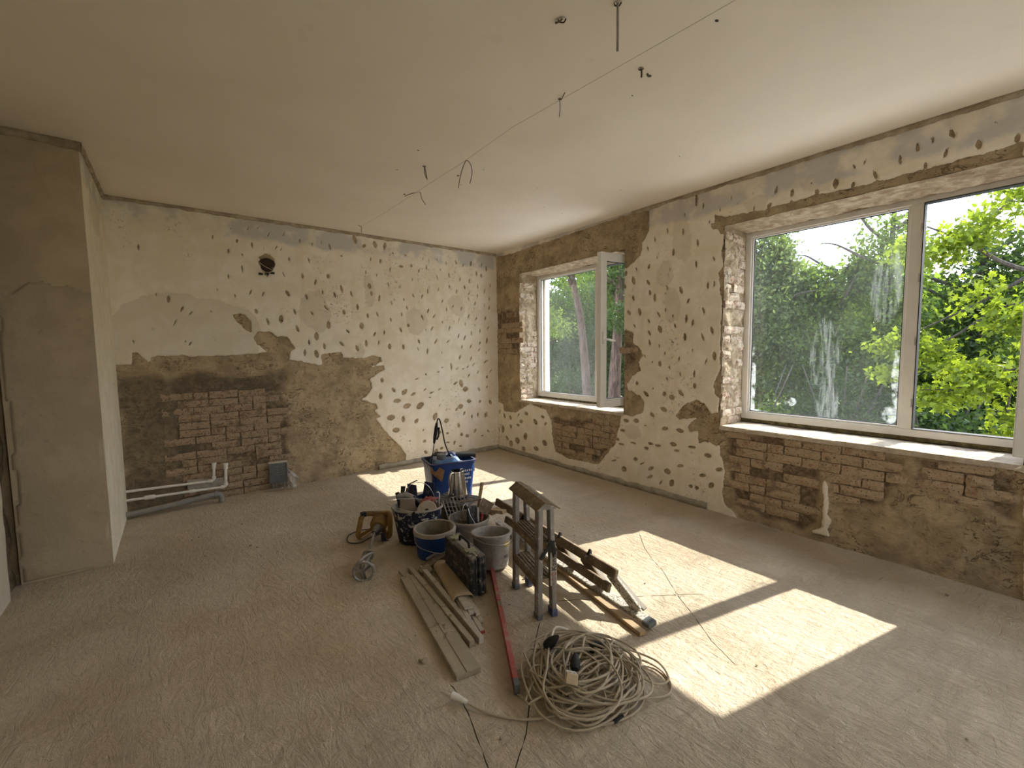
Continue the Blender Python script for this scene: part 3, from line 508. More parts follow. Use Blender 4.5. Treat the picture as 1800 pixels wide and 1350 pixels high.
# bricks: six rough bricks shared by all, one object each
def brick_mesh(name, w, h, dpt, mat, rnd):
    m = MB(); nx = 4
    front = []
    for j in range(3):
        for i in range(nx+1):
            e = 1 if (i in (0, nx) or j in (0, 2)) else 0
            front.append((-w/2+w*i/nx+rnd.uniform(-.004, .004), -(0.0 if e else 0.003)+rnd.uniform(-.005, .004)+(0.006 if e else 0), -h/2+h*j/2+rnd.uniform(-.004, .004)))
    nf = len(front)
    ring = [0, 1, 2, 3, 4, 9, 14, 13, 12, 11, 10, 5]
    back = [(front[k][0]*1.02, dpt, front[k][2]*1.02) for k in ring]
    f = [(j*5+i, j*5+i+1, (j+1)*5+i+1, (j+1)*5+i) for j in range(2) for i in range(nx)]
    n = len(ring)
    f += [(ring[(k+1) % n], ring[k], nf+k, nf+(k+1) % n) for k in range(n)]
    m.add(front+back, f)
    me = bpy.data.meshes.new(name); me.from_pydata(m.v, [], m.f); me.update(); me.materials.append(mat)
    return me
rb = random.Random(5)
def brick_set(mat): return {L: [brick_mesh('brick', L, 0.067, 0.03, mat, rb) for _ in range(4)] for L in (0.245, 0.118)}
B_red, B_dark, B_lime = brick_set(M_brick), brick_set(M_brick_dark), brick_set(M_brick_lime)
def inside(P, x, y):
    c = False; n = len(P)
    for i in range(n):
        ax, ay = P[i]; bx, by = P[(i+1) % n]
        if (ay > y) != (by > y) and x < (bx-ax)*(y-ay)/(by-ay)+ax: c = not c
    return c
def lay(zones, place, rotz, parent, sets, u0, u1, z0, z1, keep=0.86, avoid=(), sink=-0.006):
    n = 0; k = 0
    z = z0+0.038
    while z < z1:
        u = u0+(0.0 if k % 2 else -0.128)
        j = 0
        while u < u1:
            L = 0.245 if (k+j) % 5 else 0.118
            uc = u+L/2
            if any(inside(P, uc, z) for P in zones) and not any(a < uc < b and c < z < d for a, b, c, d in avoid) and rb.random() < keep:
                me = rb.choice(sets[L]); o = bpy.data.objects.new('brick', me); link(o, parent)
                d = rb.uniform(-0.002, 0.005)
                o.location = place(uc, z+rb.uniform(-.003, .003), sink+d)
                o.rotation_euler = (rb.uniform(-.03, .03), rb.uniform(-.012, .012), rotz+rb.uniform(-.015, .015))
                n += 1
            u += L+0.011; j += 1
        z += 0.0745; k += 1
    return n
nb1 = lay(BZB, lambda u, z, d: (u, D+d, z), 0, wall_back, B_dark, 0.0, 1.1, 0.0, 1.15, 0.85)
nb2 = lay(BZR, lambda u, z, d: (W+d, u, z), -PI/2, wall_right, B_red, -0.1, D, 0.03, 2.3, 0.85, [(a-0.02, b+0.02, SZ-0.03, HZ) for a, b in OPEN])
# whitewashed bricks in the far jamb of each opening, headers and stretchers turn about
for i, (a, b) in enumerate(OPEN[:2]):
    depth = (4.245 if i else 4.18)-W-0.012; z = SZ+0.036; k = 0
    while z < HZ-0.04:
        x = W+0.004
        for L in ((0.245, 0.118) if k % 2 else (0.118, 0.245)):
            room = min(L, W+depth-x)
            if room < 0.03: break
            if rb.random() < 0.88 and not (i == 0 and z > 1.75 and rb.random() < 0.8):
                o = bpy.data.objects.new('brick', rb.choice(B_lime[L])); link(o, wall_right)
                o.scale = (room/L, 1, 1); o.location = (x+room/2, b-0.017+rb.uniform(-.010, .014), z+rb.uniform(-.003, .003))
                o.rotation_euler = (rb.uniform(-.08, .08), rb.uniform(-.05, .05), rb.uniform(-.09, .09))
            x += L+0.011
        z += 0.0745; k += 1

# pier in the near corner of the far wall
PX, PY, LX = -0.430, 4.167, -0.885
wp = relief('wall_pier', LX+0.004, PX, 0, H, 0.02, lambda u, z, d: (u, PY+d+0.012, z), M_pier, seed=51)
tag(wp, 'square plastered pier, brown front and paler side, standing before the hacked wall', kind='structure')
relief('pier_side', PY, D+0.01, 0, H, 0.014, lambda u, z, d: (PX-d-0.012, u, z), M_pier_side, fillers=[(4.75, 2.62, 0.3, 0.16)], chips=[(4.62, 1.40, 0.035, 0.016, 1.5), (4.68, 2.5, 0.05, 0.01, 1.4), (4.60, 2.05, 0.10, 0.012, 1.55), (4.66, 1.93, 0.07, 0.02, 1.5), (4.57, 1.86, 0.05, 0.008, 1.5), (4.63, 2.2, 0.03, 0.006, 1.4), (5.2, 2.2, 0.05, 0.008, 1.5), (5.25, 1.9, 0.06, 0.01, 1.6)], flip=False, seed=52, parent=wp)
MB().box(LX-0.1, PX-0.006, PY+0.03, D+0.02, 0, H).build('pier_core', M_core, wp)
# thicker coat of render over the lower front of the pier
low = [(-0.87, 1.93), (-0.84, 1.955), (-0.80, 1.90), (-0.74, 1.965), (-0.66, 1.985), (-0.58, 1.95), (-0.54, 1.965), (-0.47, 1.93), (-0.43, 1.93), (-0.43, 0.0), (-0.87, 0.0)]
lo = relief('render_coat', LX+0.004, PX+0.001, 0, 2.05, 0.016, lambda u, z, d: (u, PY+0.012+np.where(poly_sdf(u, z, low)+vnoise(u, z, 9, 60)*0.02 < 0, -0.016+d*0.3, 0.012), z), simple_wall('render_coat', (0.39, 0.32, 0.22), (0.46, 0.38, 0.265), 3, 0.4, 0.35), seed=53, parent=wp)

# wall beside the camera, with an open chase where it meets the pier
wl = relief('wall_left', 2.6, 3.94, 0, H, 0.016, lambda u, z, d: (LX-d-0.01, u+0.03*np.sin(z*2.3)+0.012*vnoise(z, z*0, 9, 4)*(u > 3.7), z), M_left, seed=54)
tag(wl, 'pale old plaster wall beside a dark chase at the pier', kind='structure')
M_chase = simple_wall('chase_rubble', (0.12, 0.085, 0.05), (0.22, 0.17, 0.11), 14, 1.0, 0.8)
relief('chase', 3.7, 4.2, 0, H, 0.02, lambda u, z, d: (LX-0.06-d*2+0.02*vnoise(u, z, 8, 77), u, z), M_chase, seed=55, parent=wl)
MB().box(LX-0.3, LX-0.07, -3.2, 4.25, 0, H).box(LX-0.07, LX-0.008, -3.2, 2.62, 0, H).build('plaster', M_left, wl)
wf = MB().box(LX-0.3, 1.58, -3.35, -3.2, 0, H).box(3.42, X_OUT, -3.35, -3.2, 0, H).box(1.58, 3.42, -3.35, -3.2, 0, .80).box(1.58, 3.42, -3.35, -3.2, 2.5, H).build('wall_front', M_left); tag(wf, 'plain plaster wall behind the camera', kind='structure')
MB().box(LX-0.3, X_OUT, D+0.03, D+0.4, -3.2, H+0.3).build('masonry', M_core, wall_back)

# ceiling
t = NT('ceiling_paint'); v = t.pos(); n = t.noise(v, 1.3, 3); n2 = t.noise(v, 60, 3); n3 = t.noise(v, 5, 4)
cc = t.mix(t.ramp(n, 0.3, 0.7), (0.80, 0.73, 0.625), (0.85, 0.785, 0.685))
cc = t.mix(t.ramp(n3, 0.66, 0.8, 0, 0.18), cc, (0.52, 0.46, 0.37))
M_ceil = t.done(t.bsdf(cc, 0.95, normal=t.bump(n2, 0.12, 0.002), spec=0.1))
ce = MB().box(LX-0.3, X_OUT, -3.3, D+0.4, H, H+0.25).build('ceiling', M_ceil); tag(ce, 'flat off-white ceiling with wire ends and a hairline', kind='structure')

# floor: dusty screed with trowel marks and cracks
fx = np.linspace(-0.95, W+0.03, 360); fy = np.linspace(-0.6, D+0.03, 440)
FX, FY = np.meshgrid(fx, fy)
cd = np.full(FX.shape, 0.5); cs = np.full(FX.shape, 0.5)
for P in CK:
    for (ax, ay), (bx, by) in zip(P[:-1], P[1:]):
        ex, ey = bx-ax, by-ay; L2 = ex*ex+ey*ey
        tt = ((FX-ax)*ex+(FY-ay)*ey)/L2; tc_ = np.clip(tt, 0, 1)
        dd = np.hypot(FX-ax-tc_*ex, FY-ay-tc_*ey)
        sg = np.sign((FX-ax)*ey-(FY-ay)*ex)
        near = dd < cd
        cs = np.where(near, dd*sg, cs); cd = np.minimum(cd, dd)
fz = 0.0022*vnoise(FX, FY, 3.5, 71)+0.0015*vnoise(FX*2+FY, FY*2-FX, 6, 72)+0.0007*vnoise(FX, FY, 25, 73)-0.002
fz -= 0.0
edge_d = np.minimum(np.minimum(D-FY, W-FX), 1.0)
fz += 0.010*np.exp(-np.clip(edge_d, 0, 1)/0.03)*(0.6+0.4*vnoise(FX, FY, 14, 74))
t = NT('screed'); v = t.pos()
n1 = t.noise(v, 1.4, 4, 0.6, 0.6); sw = t.mapv(v, scale=(2.2, 7.5, 1), rot=(0, 0, 0.75)); n2 = t.noise(sw, 2.2, 6, 0.68, 1.6)
sw2 = t.mapv(v, scale=(6, 2.0, 1), rot=(0, 0, 0.5)); n3 = t.noise(sw2, 2.6, 6, 0.66, 2.2)
n4 = t.noise(v, 140, 3, 0.6); n5 = t.noise(v, 17, 5, 0.7)
c = t.mix(t.ramp(n1, 0.32, 0.7), (0.51, 0.415, 0.30), (0.62, 0.53, 0.40))
c = t.mix(t.ramp(n2, 0.55, 0.75, 0, 0.35), c, (0.33, 0.255, 0.165))
c = t.mix(t.ramp(n3, 0.52, 0.72, 0, 0.4), c, (0.62, 0.54, 0.42))
c = t.mix(t.ramp(n5, 0.62, 0.74, 0, 0.45), c, (0.27, 0.21, 0.145))
c = t.mix(t.ramp(t.noise(t.mapv(v, scale=(1.6, 5, 1), rot=(0, 0, 0.65)), 5.0, 5, 0.7, 1.0), 0.63, 0.72, 0, 0.5), c, (0.24, 0.185, 0.125))
ca = t.math('ABSOLUTE', t.attr('crack_side')); jit = t.math('MULTIPLY_ADD', t.noise(v, 30, 3), 0.006, -0.003)
ca = t.math('ABSOLUTE', t.math('ADD', t.attr('crack_side'), jit))
ck = t.math('MULTIPLY', t.ramp(ca, 0.0006, 0.0032, 1, 0), t.ramp(t.attr('crack'), 0.012, 0.02, 1, 0))
ck = t.math('MULTIPLY', ck, t.ramp(t.noise(v, 9, 2), 0.36, 0.5, 0.15, 1))
c = t.mix(ck, c, (0.05, 0.04, 0.03))
hh = t.math('ADD', t.math('MULTIPLY', n2, 0.8), t.math('ADD', t.math('MULTIPLY', n3, 0.9), t.math('ADD', t.math('MULTIPLY', n5, 0.7), t.math('MULTIPLY', n4, 0.06))))
hh = t.math('SUBTRACT', hh, t.math('MULTIPLY', ck, 0.8))
M_floor = t.done(t.bsdf(c, 0.95, normal=t.bump(hh, 0.9, 0.026), spec=0.12))
I = np.arange(FX.size).reshape(FX.shape)
F = np.stack([I[:-1, :-1], I[:-1, 1:], I[1:, 1:], I[1:, :-1]], -1).reshape(-1, 4)
floor = np_mesh('floor', np.stack([FX, FY, fz], -1).reshape(-1, 3), F, M_floor, None, True, {'crack': cd.ravel(), 'crack_side': cs.ravel()})
tag(floor, 'dusty beige screed floor with trowel swirls, scratches and cracks', kind='structure')
MB().box(LX-0.3, X_OUT, -3.3, D+0.4, -0.25, -0.012).box(LX-0.1, W+0.03, -3.3, -0.595, -0.02, -0.001).build('screed_base', M_strip, floor)

# torn remains along the ceiling and the foot of the walls
def ragged(name, a, b, h0, h1, dep, nrm, mat, seed, label):
    a = np.array(a); b = np.array(b); L_ = np.linalg.norm(b-a); n = max(8, int(L_/0.02)); nrm = np.array(nrm, float)
    s = np.linspace(0, 1, n+1); P = a+(b-a)*s[:, None]
    j1 = vnoise(s*L_, s*0+seed, 9, seed)*0.008+vnoise(s*L_, s*0, 30, seed)*0.005; j2 = vnoise(s*L_, s*0+3, 11, seed+1)*0.35
    z = np.array([0, 0, 1.0])
    dd = (dep*(1+j2))[:, None]*nrm
    rows = [P+z*(h0), P+z*(h0)+dd*0.9+z*(j1*0.2)[:, None], P+z*((h0+h1)/2)+dd, P+z*(h1)+dd*0.75+z*(j1)[:, None], P+z*(h1)+z*(j1*1.4)[:, None]+nrm*-0.004]
    v = np.concatenate(rows); m = n+1
    f = []
    for r in range(4):
        for i in range(n): f.append((r*m+i, r*m+i+1, (r+1)*m+i+1, (r+1)*m+i))
    f = np.array(f)
    q = v[f[n]]
    if np.dot(np.cross(q[1]-q[0], q[3]-q[0]), nrm) < 0: f = f[:, ::-1]
    o = np_mesh(name, v, f, mat, None, True); tag(o, label, kind='structure'); return o
ragged('baseboard_back', (1.98, D-0.012, 0), (W, D-0.012, 0), 0.0, 0.062, 0.010, (0, -1, 0), M_strip, 3, 'grey mortar strip where the skirting was, foot of the far wall')
ragged('baseboard_right', (W-0.012, D-0.01, 0), (W-0.012, 2.05, 0), 0.0, 0.062, 0.010, (-1, 0, 0), M_strip, 4, 'grey mortar strip where the skirting was, foot of the window wall')
ragged('trim_1', (PX-0.01, D-0.012, 0), (W, D-0.012, 0), H+0.004, H-0.034, 0.014, (0, -1, 0), M_cornice, 5, 'torn brown cornice strip along the top of the far wall')
ragged('trim_2', (W-0.012, 2.93, 0), (W-0.012, -0.3, 0), H+0.004, H-0.030, 0.012, (-1, 0, 0), M_cornice, 6, 'torn brown cornice strip along the top of the window wall')
ragged('trim_3', (LX, PY-0.004, 0), (PX+0.012, PY-0.004, 0), H+0.004, H-0.05, 0.014, (0, -1, 0), M_cornice, 7, 'torn brown cornice strip on the front of the pier')
ragged('trim_4', (PX+0.004, PY-0.012, 0), (PX+0.004, D, 0), H+0.004, H-0.04, 0.014, (1, 0, 0), M_cornice, 8, 'torn brown cornice strip on the side of the pier')

# ------------------------------------------------------------------ windows
M_upvc = plain('white_upvc', (0.80, 0.785, 0.75), 0.4, 0, 0.4, 0.03, 8, 0.02)
M_gasket = plain('black_gasket', (0.015, 0.015, 0.016), 0.6)
M_steel = plain('steel_fitting', (0.55, 0.55, 0.55), 0.35, 0.9)
def glass_material(name, haze, streaks=()):
    """a clear pane under dust and plaster splashes; streaks are (y, z, ry, rz, strength)"""
    t = NT(name); v = t.pos()
    tr = t.n('ShaderNodeBsdfTransparent'); tr.inputs[0].default_value = (0.975, 0.985, 0.98, 1)
    gl = t.n('ShaderNodeBsdfGlossy'); gl.inputs['Roughness'].default_value = 0.02; gl.inputs[0].default_value = (1, 1, 1, 1)
    fr = t.n('ShaderNodeLayerWeight'); fr.inputs[0].default_value = 0.5; ff = t.math('MULTIPLY_ADD', t.math('POWER', fr.outputs['Facing'], 4.0), 0.45, 0.03)
    mx = t.n('ShaderNodeMixShader'); t.t.links.new(ff, mx.inputs[0]); t.t.links.new(tr.outputs[0], mx.inputs[1]); t.t.links.new(gl.outputs[0], mx.inputs[2])
    sh = mx.outputs[0]
    if haze > 0:
        df = t.n('ShaderNodeBsdfDiffuse'); df.inputs[0].default_value = (0.62, 0.64, 0.62, 1)
        tl = t.n('ShaderNodeBsdfTranslucent'); tl.inputs[0].default_value = (0.55, 0.58, 0.57, 1)
        ad = t.n('ShaderNodeMixShader'); ad.inputs[0].default_value = 0.6; t.t.links.new(df.outputs[0], ad.inputs[1]); t.t.links.new(tl.outputs[0], ad.inputs[2])
        f = t.ramp(t.noise(v, 2.5, 4), 0.3, 0.75, haze*0.55, haze*1.25)
        st = t.mapv(v, scale=(1, 24, 2.6)); ns = t.noise(st, 1.0, 5, 0.65, 1.2); nb = t.noise(v, 16, 4, 0.6)
        sx = t.n('ShaderNodeSeparateXYZ'); t.t.links.new(v, sx.inputs[0])
        for (y, z, ry, rz, k, drip) in streaks:
            a = t.math('POWER', t.math('DIVIDE', t.math('SUBTRACT', sx.outputs[1], y), ry), 2.0)
            b = t.math('POWER', t.math('DIVIDE', t.math('SUBTRACT', sx.outputs[2], z), rz), 2.0)
            q = t.ramp(t.math('ADD', a, b), 0.25, 1.0, 1.0, 0.0)
            nn = ns if drip else nb
            g = t.math('MULTIPLY', t.ramp(t.math('MULTIPLY', nn, t.math('MULTIPLY_ADD', q, 0.75, 0.35)), 0.40, 0.68), q)
            f = t.math('MAXIMUM', f, t.math('MULTIPLY', g, k))
        m2 = t.n('ShaderNodeMixShader'); t.t.links.new(f, m2.inputs[0]); t.t.links.new(sh, m2.inputs[1]); t.t.links.new(ad.outputs[0], m2.inputs[2])
        sh = m2.outputs[0]
    return t.done(sh)
G_clear = glass_material('window_glass', 0.015)
G_haze = glass_material('dusty_glass', 0.035)
G_splash = glass_material('splashed_glass', 0.022, [(1.30, 1.42, 0.17, 0.50, 0.10, 1), (1.27, 1.05, 0.13, 0.30, 0.12, 1), (0.93, 1.95, 0.14, 0.42, 0.11, 1), (0.83, 1.25, 0.06, 0.36, 0.35, 0), (0.87, 0.98, 0.08, 0.10, 0.35, 0), (1.87, 1.15, 0.04, 0.50, 0.4, 0), (1.80, 0.90, 0.12, 0.035, 0.4, 0), (1.55, 1.02, 0.07, 0.06, 0.35, 0)])

def frame_bars(m, x0, x1, ya, yb, za, zb, w):
    m.box(x0, x1, ya, ya+w, za, zb); m.box(x0, x1, yb-w, yb, za, zb)
    m.box(x0, x1, ya+w, yb-w, za, za+w); m.box(x0, x1, ya+w, yb-w, zb-w, zb)
def make_window(n, ya, yb, xf, glass, angle, label, ym):
    """outer frame ya..yb at interior face xf; fixed pane beyond ym, casement hinged at ya"""
    za, zb = 0.832, 2.556
    r = thing('window_%d' % n, (0, 0, 0), label, None); r['kind'] = 'structure'
    m = MB(); frame_bars(m, xf, xf+0.07, ya, yb, za, zb, 0.055)
    m.build('frame', M_upvc, r, bevel=0.004)
    MB().box(xf, xf+0.07, ym-0.035, ym+0.035, za+0.055, zb-0.055).build('mullion', M_upvc, r, bevel=0.004)
    m = MB(); frame_bars(m, xf+0.012, xf+0.05, ym+0.035, yb-0.055, za+0.055, zb-0.055, 0.016); m.build('glazing_bead', M_upvc, r, bevel=0.003)
    m = MB(); frame_bars(m, xf+0.024, xf+0.034, ym+0.051, yb-0.071, za+0.071, zb-0.071, 0.006); m.build('gasket', M_gasket, r)
    MB().box(xf+0.027, xf+0.031, ym+0.052, yb-0.072, za+0.072, zb-0.072).build('fixed_pane', glass, r)
    m = MB(); frame_bars(m, xf-0.002, xf+0.069, ya+0.0545, ym-0.0345, za+0.0545, zb-0.0545, 0.005); m.build('rebate_gasket', M_gasket, r)
    m = MB()
    for z in (1.05, 1.5, 1.95, 2.3): m.box(xf-0.004, xf+0.002, ym-0.034, ym-0.024, z, z+0.06)
    m.build('striker_plate', M_steel, r)
    m = MB(); frame_bars(m, xf+0.01, xf+0.09, ya-0.012, yb+0.012, za-0.03, zb+0.02, 0.03); m.box(xf-0.03, xf+0.02, ya, yb, zb-0.012, zb+0.004)
    m.build('sealing_foam', M_foam, r)
    # casement, modelled closed in its own frame (hinge line at y=0), then swung into the room
    w = ym-ya-0.035+(0.012 if n != 1 else -0.03); s0, s1 = za+0.042, zb-0.042
    s = MB(); frame_bars(s, -0.062, 0.0, 0, w, s0, s1, 0.075)
    sa = s.build('casement', M_upvc, r, bevel=0.006)
    sa.location = (xf, ya+(0.085 if n == 1 else 0.05), 0); sa.rotation_euler = (0, 0, math.radians(angle))
    m = MB(); frame_bars(m, -0.058, -0.030, 0.075, w-0.075, s0+0.075, s1-0.075, 0.014); m.build('glazing_bead', M_upvc, sa, bevel=0.003)
    m = MB(); frame_bars(m, -0.05, -0.036, 0.088, w-0.088, s0+0.088, s1-0.088, 0.006); m.build('gasket', M_gasket, sa)
    MB().box(-0.046, -0.042, 0.088, w-0.088, s0+0.088, s1-0.088).build('pane', G_clear, sa)
    h = MB().box(-0.082, -0.07, w-0.052, w-0.022, 1.55, 1.68)
    h.tube([(-0.075, w-0.037, 1.60), (-0.115, w-0.037, 1.60), (-0.122, w-0.045, 1.60), (-0.122, w-0.15, 1.585)], [0.010, 0.010, 0.010, 0.009], 8)
    h.build('handle', M_upvc, sa, bevel=0.003)
    m = MB(); m.cyl((-0.076, -0.008, s0+0.03), (-0.076, -0.008, s0+0.12), 0.009, 10); m.cyl((-0.076, -0.008, s1-0.12), (-0.076, -0.008, s1-0.03), 0.009, 10)
    m.build('hinge', M_upvc, sa)
    return r
make_window(1, 3.02, 4.838, 4.18, G_haze, 84, 'smaller white window nearest the room corner, narrow casement swung open', 3.690)
make_window(2, 0.17, 1.958, 4.245, G_splash, 91, 'large white window with plaster-splashed fixed pane and casement swung open', 0.770)
make_window(3, -2.73, -0.932, 4.245, G_clear, 60, 'unseen white window added behind the camera for more daylight', -2.13)  # added opening out of view, lets more daylight in from the side

# wide window added behind the camera, unseen, to fill the room with daylight
r = thing('window_4', (0, 0, 0), 'wide white window added unseen behind the camera as daylight fill', None); r['kind'] = 'structure'
m = MB()
for x in (1.58, 2.46, 3.35): m.box(x, x+.07, -3.32, -3.25, .80, 2.5)
m.box(1.58, 3.42, -3.32, -3.25, .80, .87).box(1.58, 3.42, -3.32, -3.25, 2.43, 2.5).build('frame', M_upvc, r)
for x, x2 in ((1.65, 2.46), (2.53, 3.35)): MB().box(x, x2, -3.287, -3.283, .87, 2.43).build('pane', G_clear, r)
# ------------------------------------------------------------------ outdoors: ground, trees, shrubs
GZ = -1.3
t = NT('lawn'); v = t.pos(); n = t.noise(v, 0.6, 5); n2 = t.noise(v, 9, 4)
M_lawn = t.done(t.bsdf(t.mix(t.ramp(n, 0.35, 0.65), (0.055, 0.085, 0.02), t.mix(t.ramp(n2, 0.4, 0.6), (0.10, 0.12, 0.035), (0.16, 0.13, 0.07))), 0.95, normal=t.bump(n2, 0.6, 0.05)))
gr = MB().box(X_OUT+4.6, 90, -60, 90, GZ-0.3, GZ).build('ground', M_lawn); tag(gr, 'shaded lawn beneath the trees outside', kind='structure')
M_bounce_pave = simple_wall('bounce_pavement', (0.68, 0.64, 0.57), (0.74, 0.70, 0.63), 1.5, 0.3, 0.1)
pv = MB().box(X_OUT-0.02, X_OUT+4.6, -40, 60, GZ-0.3, GZ+0.01).box(-25, X_OUT-0.02, -40, -3.4, GZ-0.3, GZ+0.01).build('bounce_pavement', M_bounce_pave); tag(pv, 'pale concrete apron added unseen outside, bouncing sunlight into the room', kind='structure')  # added pale ground below the view, bounces sunlight up to the ceiling

def leaf_material(name, a, b, trans, tmix=0.5):
    t = NT(name); f = t.attr('tint'); v = t.pos()
    c = t.mix(f, a, b)
    c2 = t.mix(f, tuple(x*0.7 for x in trans), trans)
    d = t.n('ShaderNodeBsdfDiffuse'); t.set(d.inputs[0], c)
    g = t.n('ShaderNodeBsdfTranslucent'); t.set(g.inputs[0], c2)
    m = t.n('ShaderNodeMixShader'); m.inputs[0].default_value = tmix
    t.t.links.new(d.outputs[0], m.inputs[1]); t.t.links.new(g.outputs[0], m.inputs[2])
    gl = t.n('ShaderNodeBsdfGlossy'); gl.inputs['Roughness'].default_value = 0.35
    m2 = t.n('ShaderNodeMixShader'); m2.inputs[0].default_value = 0.012
    t.t.links.new(m.outputs[0], m2.inputs[1]); t.t.links.new(gl.outputs[0], m2.inputs[2])
    return t.done(m2.outputs[0])
L_dark = leaf_material('leaf_dark', (0.022, 0.040, 0.011), (0.040, 0.066, 0.018), (0.07, 0.115, 0.02), 0.45)
L_mid = leaf_material('leaf_green', (0.036, 0.062, 0.012), (0.075, 0.12, 0.022), (0.19, 0.27, 0.03), 0.55)
L_pale = leaf_material('leaf_grey_green', (0.048, 0.070, 0.022), (0.088, 0.118, 0.040), (0.17, 0.23, 0.05), 0.5)
L_maple = leaf_material('leaf_maple', (0.06, 0.095, 0.011), (0.09, 0.135, 0.016), (0.25, 0.32, 0.02), 0.6)
def bark(name, a, b):
    t = NT(name); v = t.mapv(t.pos(), scale=(14, 14, 2.5)); n = t.noise(v, 1.4, 5, 0.65, 0.8)
    return t.done(t.bsdf(t.mix(t.ramp(n, 0.35, 0.65), a, b), 0.95, normal=t.bump(n, 0.8, 0.03)))
K_brown = bark('bark_brown', (0.028, 0.017, 0.012), (0.088, 0.058, 0.043))
K_grey = bark('bark_grey', (0.03, 0.026, 0.021), (0.08, 0.07, 0.058))

def leaves(name, blobs, size, mat, parent, seed, star=False, flat=0.5):
    """blobs: (cx, cy, cz, rx, ry, rz, clumps, leaves per clump, clump spread)"""
    rs = np.random.RandomState(seed); P = []
    if not star and size < 0.12: size *= 0.66; blobs = [(*q[:7], int(q[7]*1.9), q[8]) for q in blobs]
    if star: size *= 0.8; blobs = [(*q[:7], int(q[7]*1.4), q[8]) for q in blobs]
    for (cx, cy_, cz, rx, ry, rz, K, m, sp) in blobs:
        q = rs.normal(size=(K, 3)); q /= np.linalg.norm(q, axis=1)[:, None]; q *= (rs.rand(K, 1)**0.45)
        cc_ = q*np.array([rx, ry, rz])+np.array([cx, cy_, cz])
        o = rs.normal(size=(K, m, 3))*np.array([sp, sp, sp*0.55])
        o[..., 2] -= 0.25*np.hypot(o[..., 0], o[..., 1])
        P.append((cc_[:, None, :]+o).reshape(-1, 3))
    P = np.concatenate(P); n = len(P)
    # nothing hangs where it would shade the windows: the photograph shows full sun on the floor
    k = P[:, 0]-4.4; zz = P[:, 2]-0.932*k; yy = P[:, 1]+0.225*k
    P = P[~((zz > 0.55) & (zz < 2.8) & (yy > -3.2) & (yy < 5.4))]; P = P[P[:, 2] > GZ]; P = P[P[:, 0] > 5.0]; n = len(P)
    nrm = rs.normal(size=(n, 3))*np.array([1, 1, flat]); nrm[:, 2] += 0.8; nrm /= np.linalg.norm(nrm, axis=1)[:, None]
    a = rs.normal(size=(n, 3)); a -= nrm*(a*nrm).sum(1)[:, None]; a /= np.linalg.norm(a, axis=1)[:, None]; b = np.cross(nrm, a)
    s = (size*(0.6+0.8*rs.rand(n)))[:, None]
    if star:
        ang = [-90, -40, -18, 12, 35, 62, 90, 118, 145, 168, 198, 220]; rad = [0.55, 0.62, 0.30, 0.85, 0.38, 0.55, 1.0, 0.55, 0.38, 0.85, 0.30, 0.62]
        rim = [P+s*(a*(r*math.cos(math.radians(g)))+b*(r*math.sin(math.radians(g)))-nrm*(0.12*r*r)) for g, r in zip(ang, rad)]
        V = np.stack([P]+rim, 1); kk = len(ang)
        base = np.array([[0, 1+i, 1+(i+1) % kk] for i in range(kk)])
    else:
        V = np.stack([P-a*s, P-b*s*0.5-nrm*s*0.12, P+a*s, P+b*s*0.5-nrm*s*0.12], 1)
        base = np.array([[0, 1, 2, 3]])
    F = (np.arange(n)[:, None, None]*V.shape[1]+base[None]).reshape(-1, base.shape[1])
    o = np_mesh(name, V.reshape(-1, 3), F, mat, parent, False, {'tint': np.repeat(rs.rand(n), V.shape[1])})
    o['kind'] = 'stuff'; return o

rt = random.Random(31)
def limbs(m, base, top, r0, n, reach, rnd, up=0.6):
    """side limbs that leave a trunk and bend upwards"""
    for i in range(n):
        f = 0.45+0.55*i/max(1, n-1); p = base.lerp(top, f); a = rnd.uniform(0, 2*PI); L_ = reach*rnd.uniform(0.6, 1.1)*(1.15-0.5*f)
        d = Vector((math.cos(a), math.sin(a), up*rnd.uniform(0.5, 1.3)))
        q = [p, p+d*L_*0.35, p+d*L_*0.7+Vector((rnd.uniform(-.1, .1), rnd.uniform(-.1, .1), 0.12)), p+d*L_]
        m.tube(catmull(q, 4), [r0*0.42*(1-k/14) for k in range(13)], 6)
def tree(label, trunk, r0, blobs, size, mat, bk, seed, star=False, nl=9, reach=1.6, group=None, name='tree'):
    b = Vector(trunk[0]); T = thing(name, b, label, 'tree', group)
    m = MB(); pts = [Vector(p)-b for p in trunk]; cpts = catmull(pts, 6)
    m.tube(cpts, [r0*(1-0.65*i/len(cpts)) for i in range(len(cpts))], 10)
    limbs(m, pts[0].lerp(pts[-1], 0.35), pts[-1], r0, nl, reach, random.Random(seed))
    m.build('trunk', bk, T, True)
    f = leaves('foliage', blobs, size, mat, T, seed, star); f.location = -b
    return T
A = 110
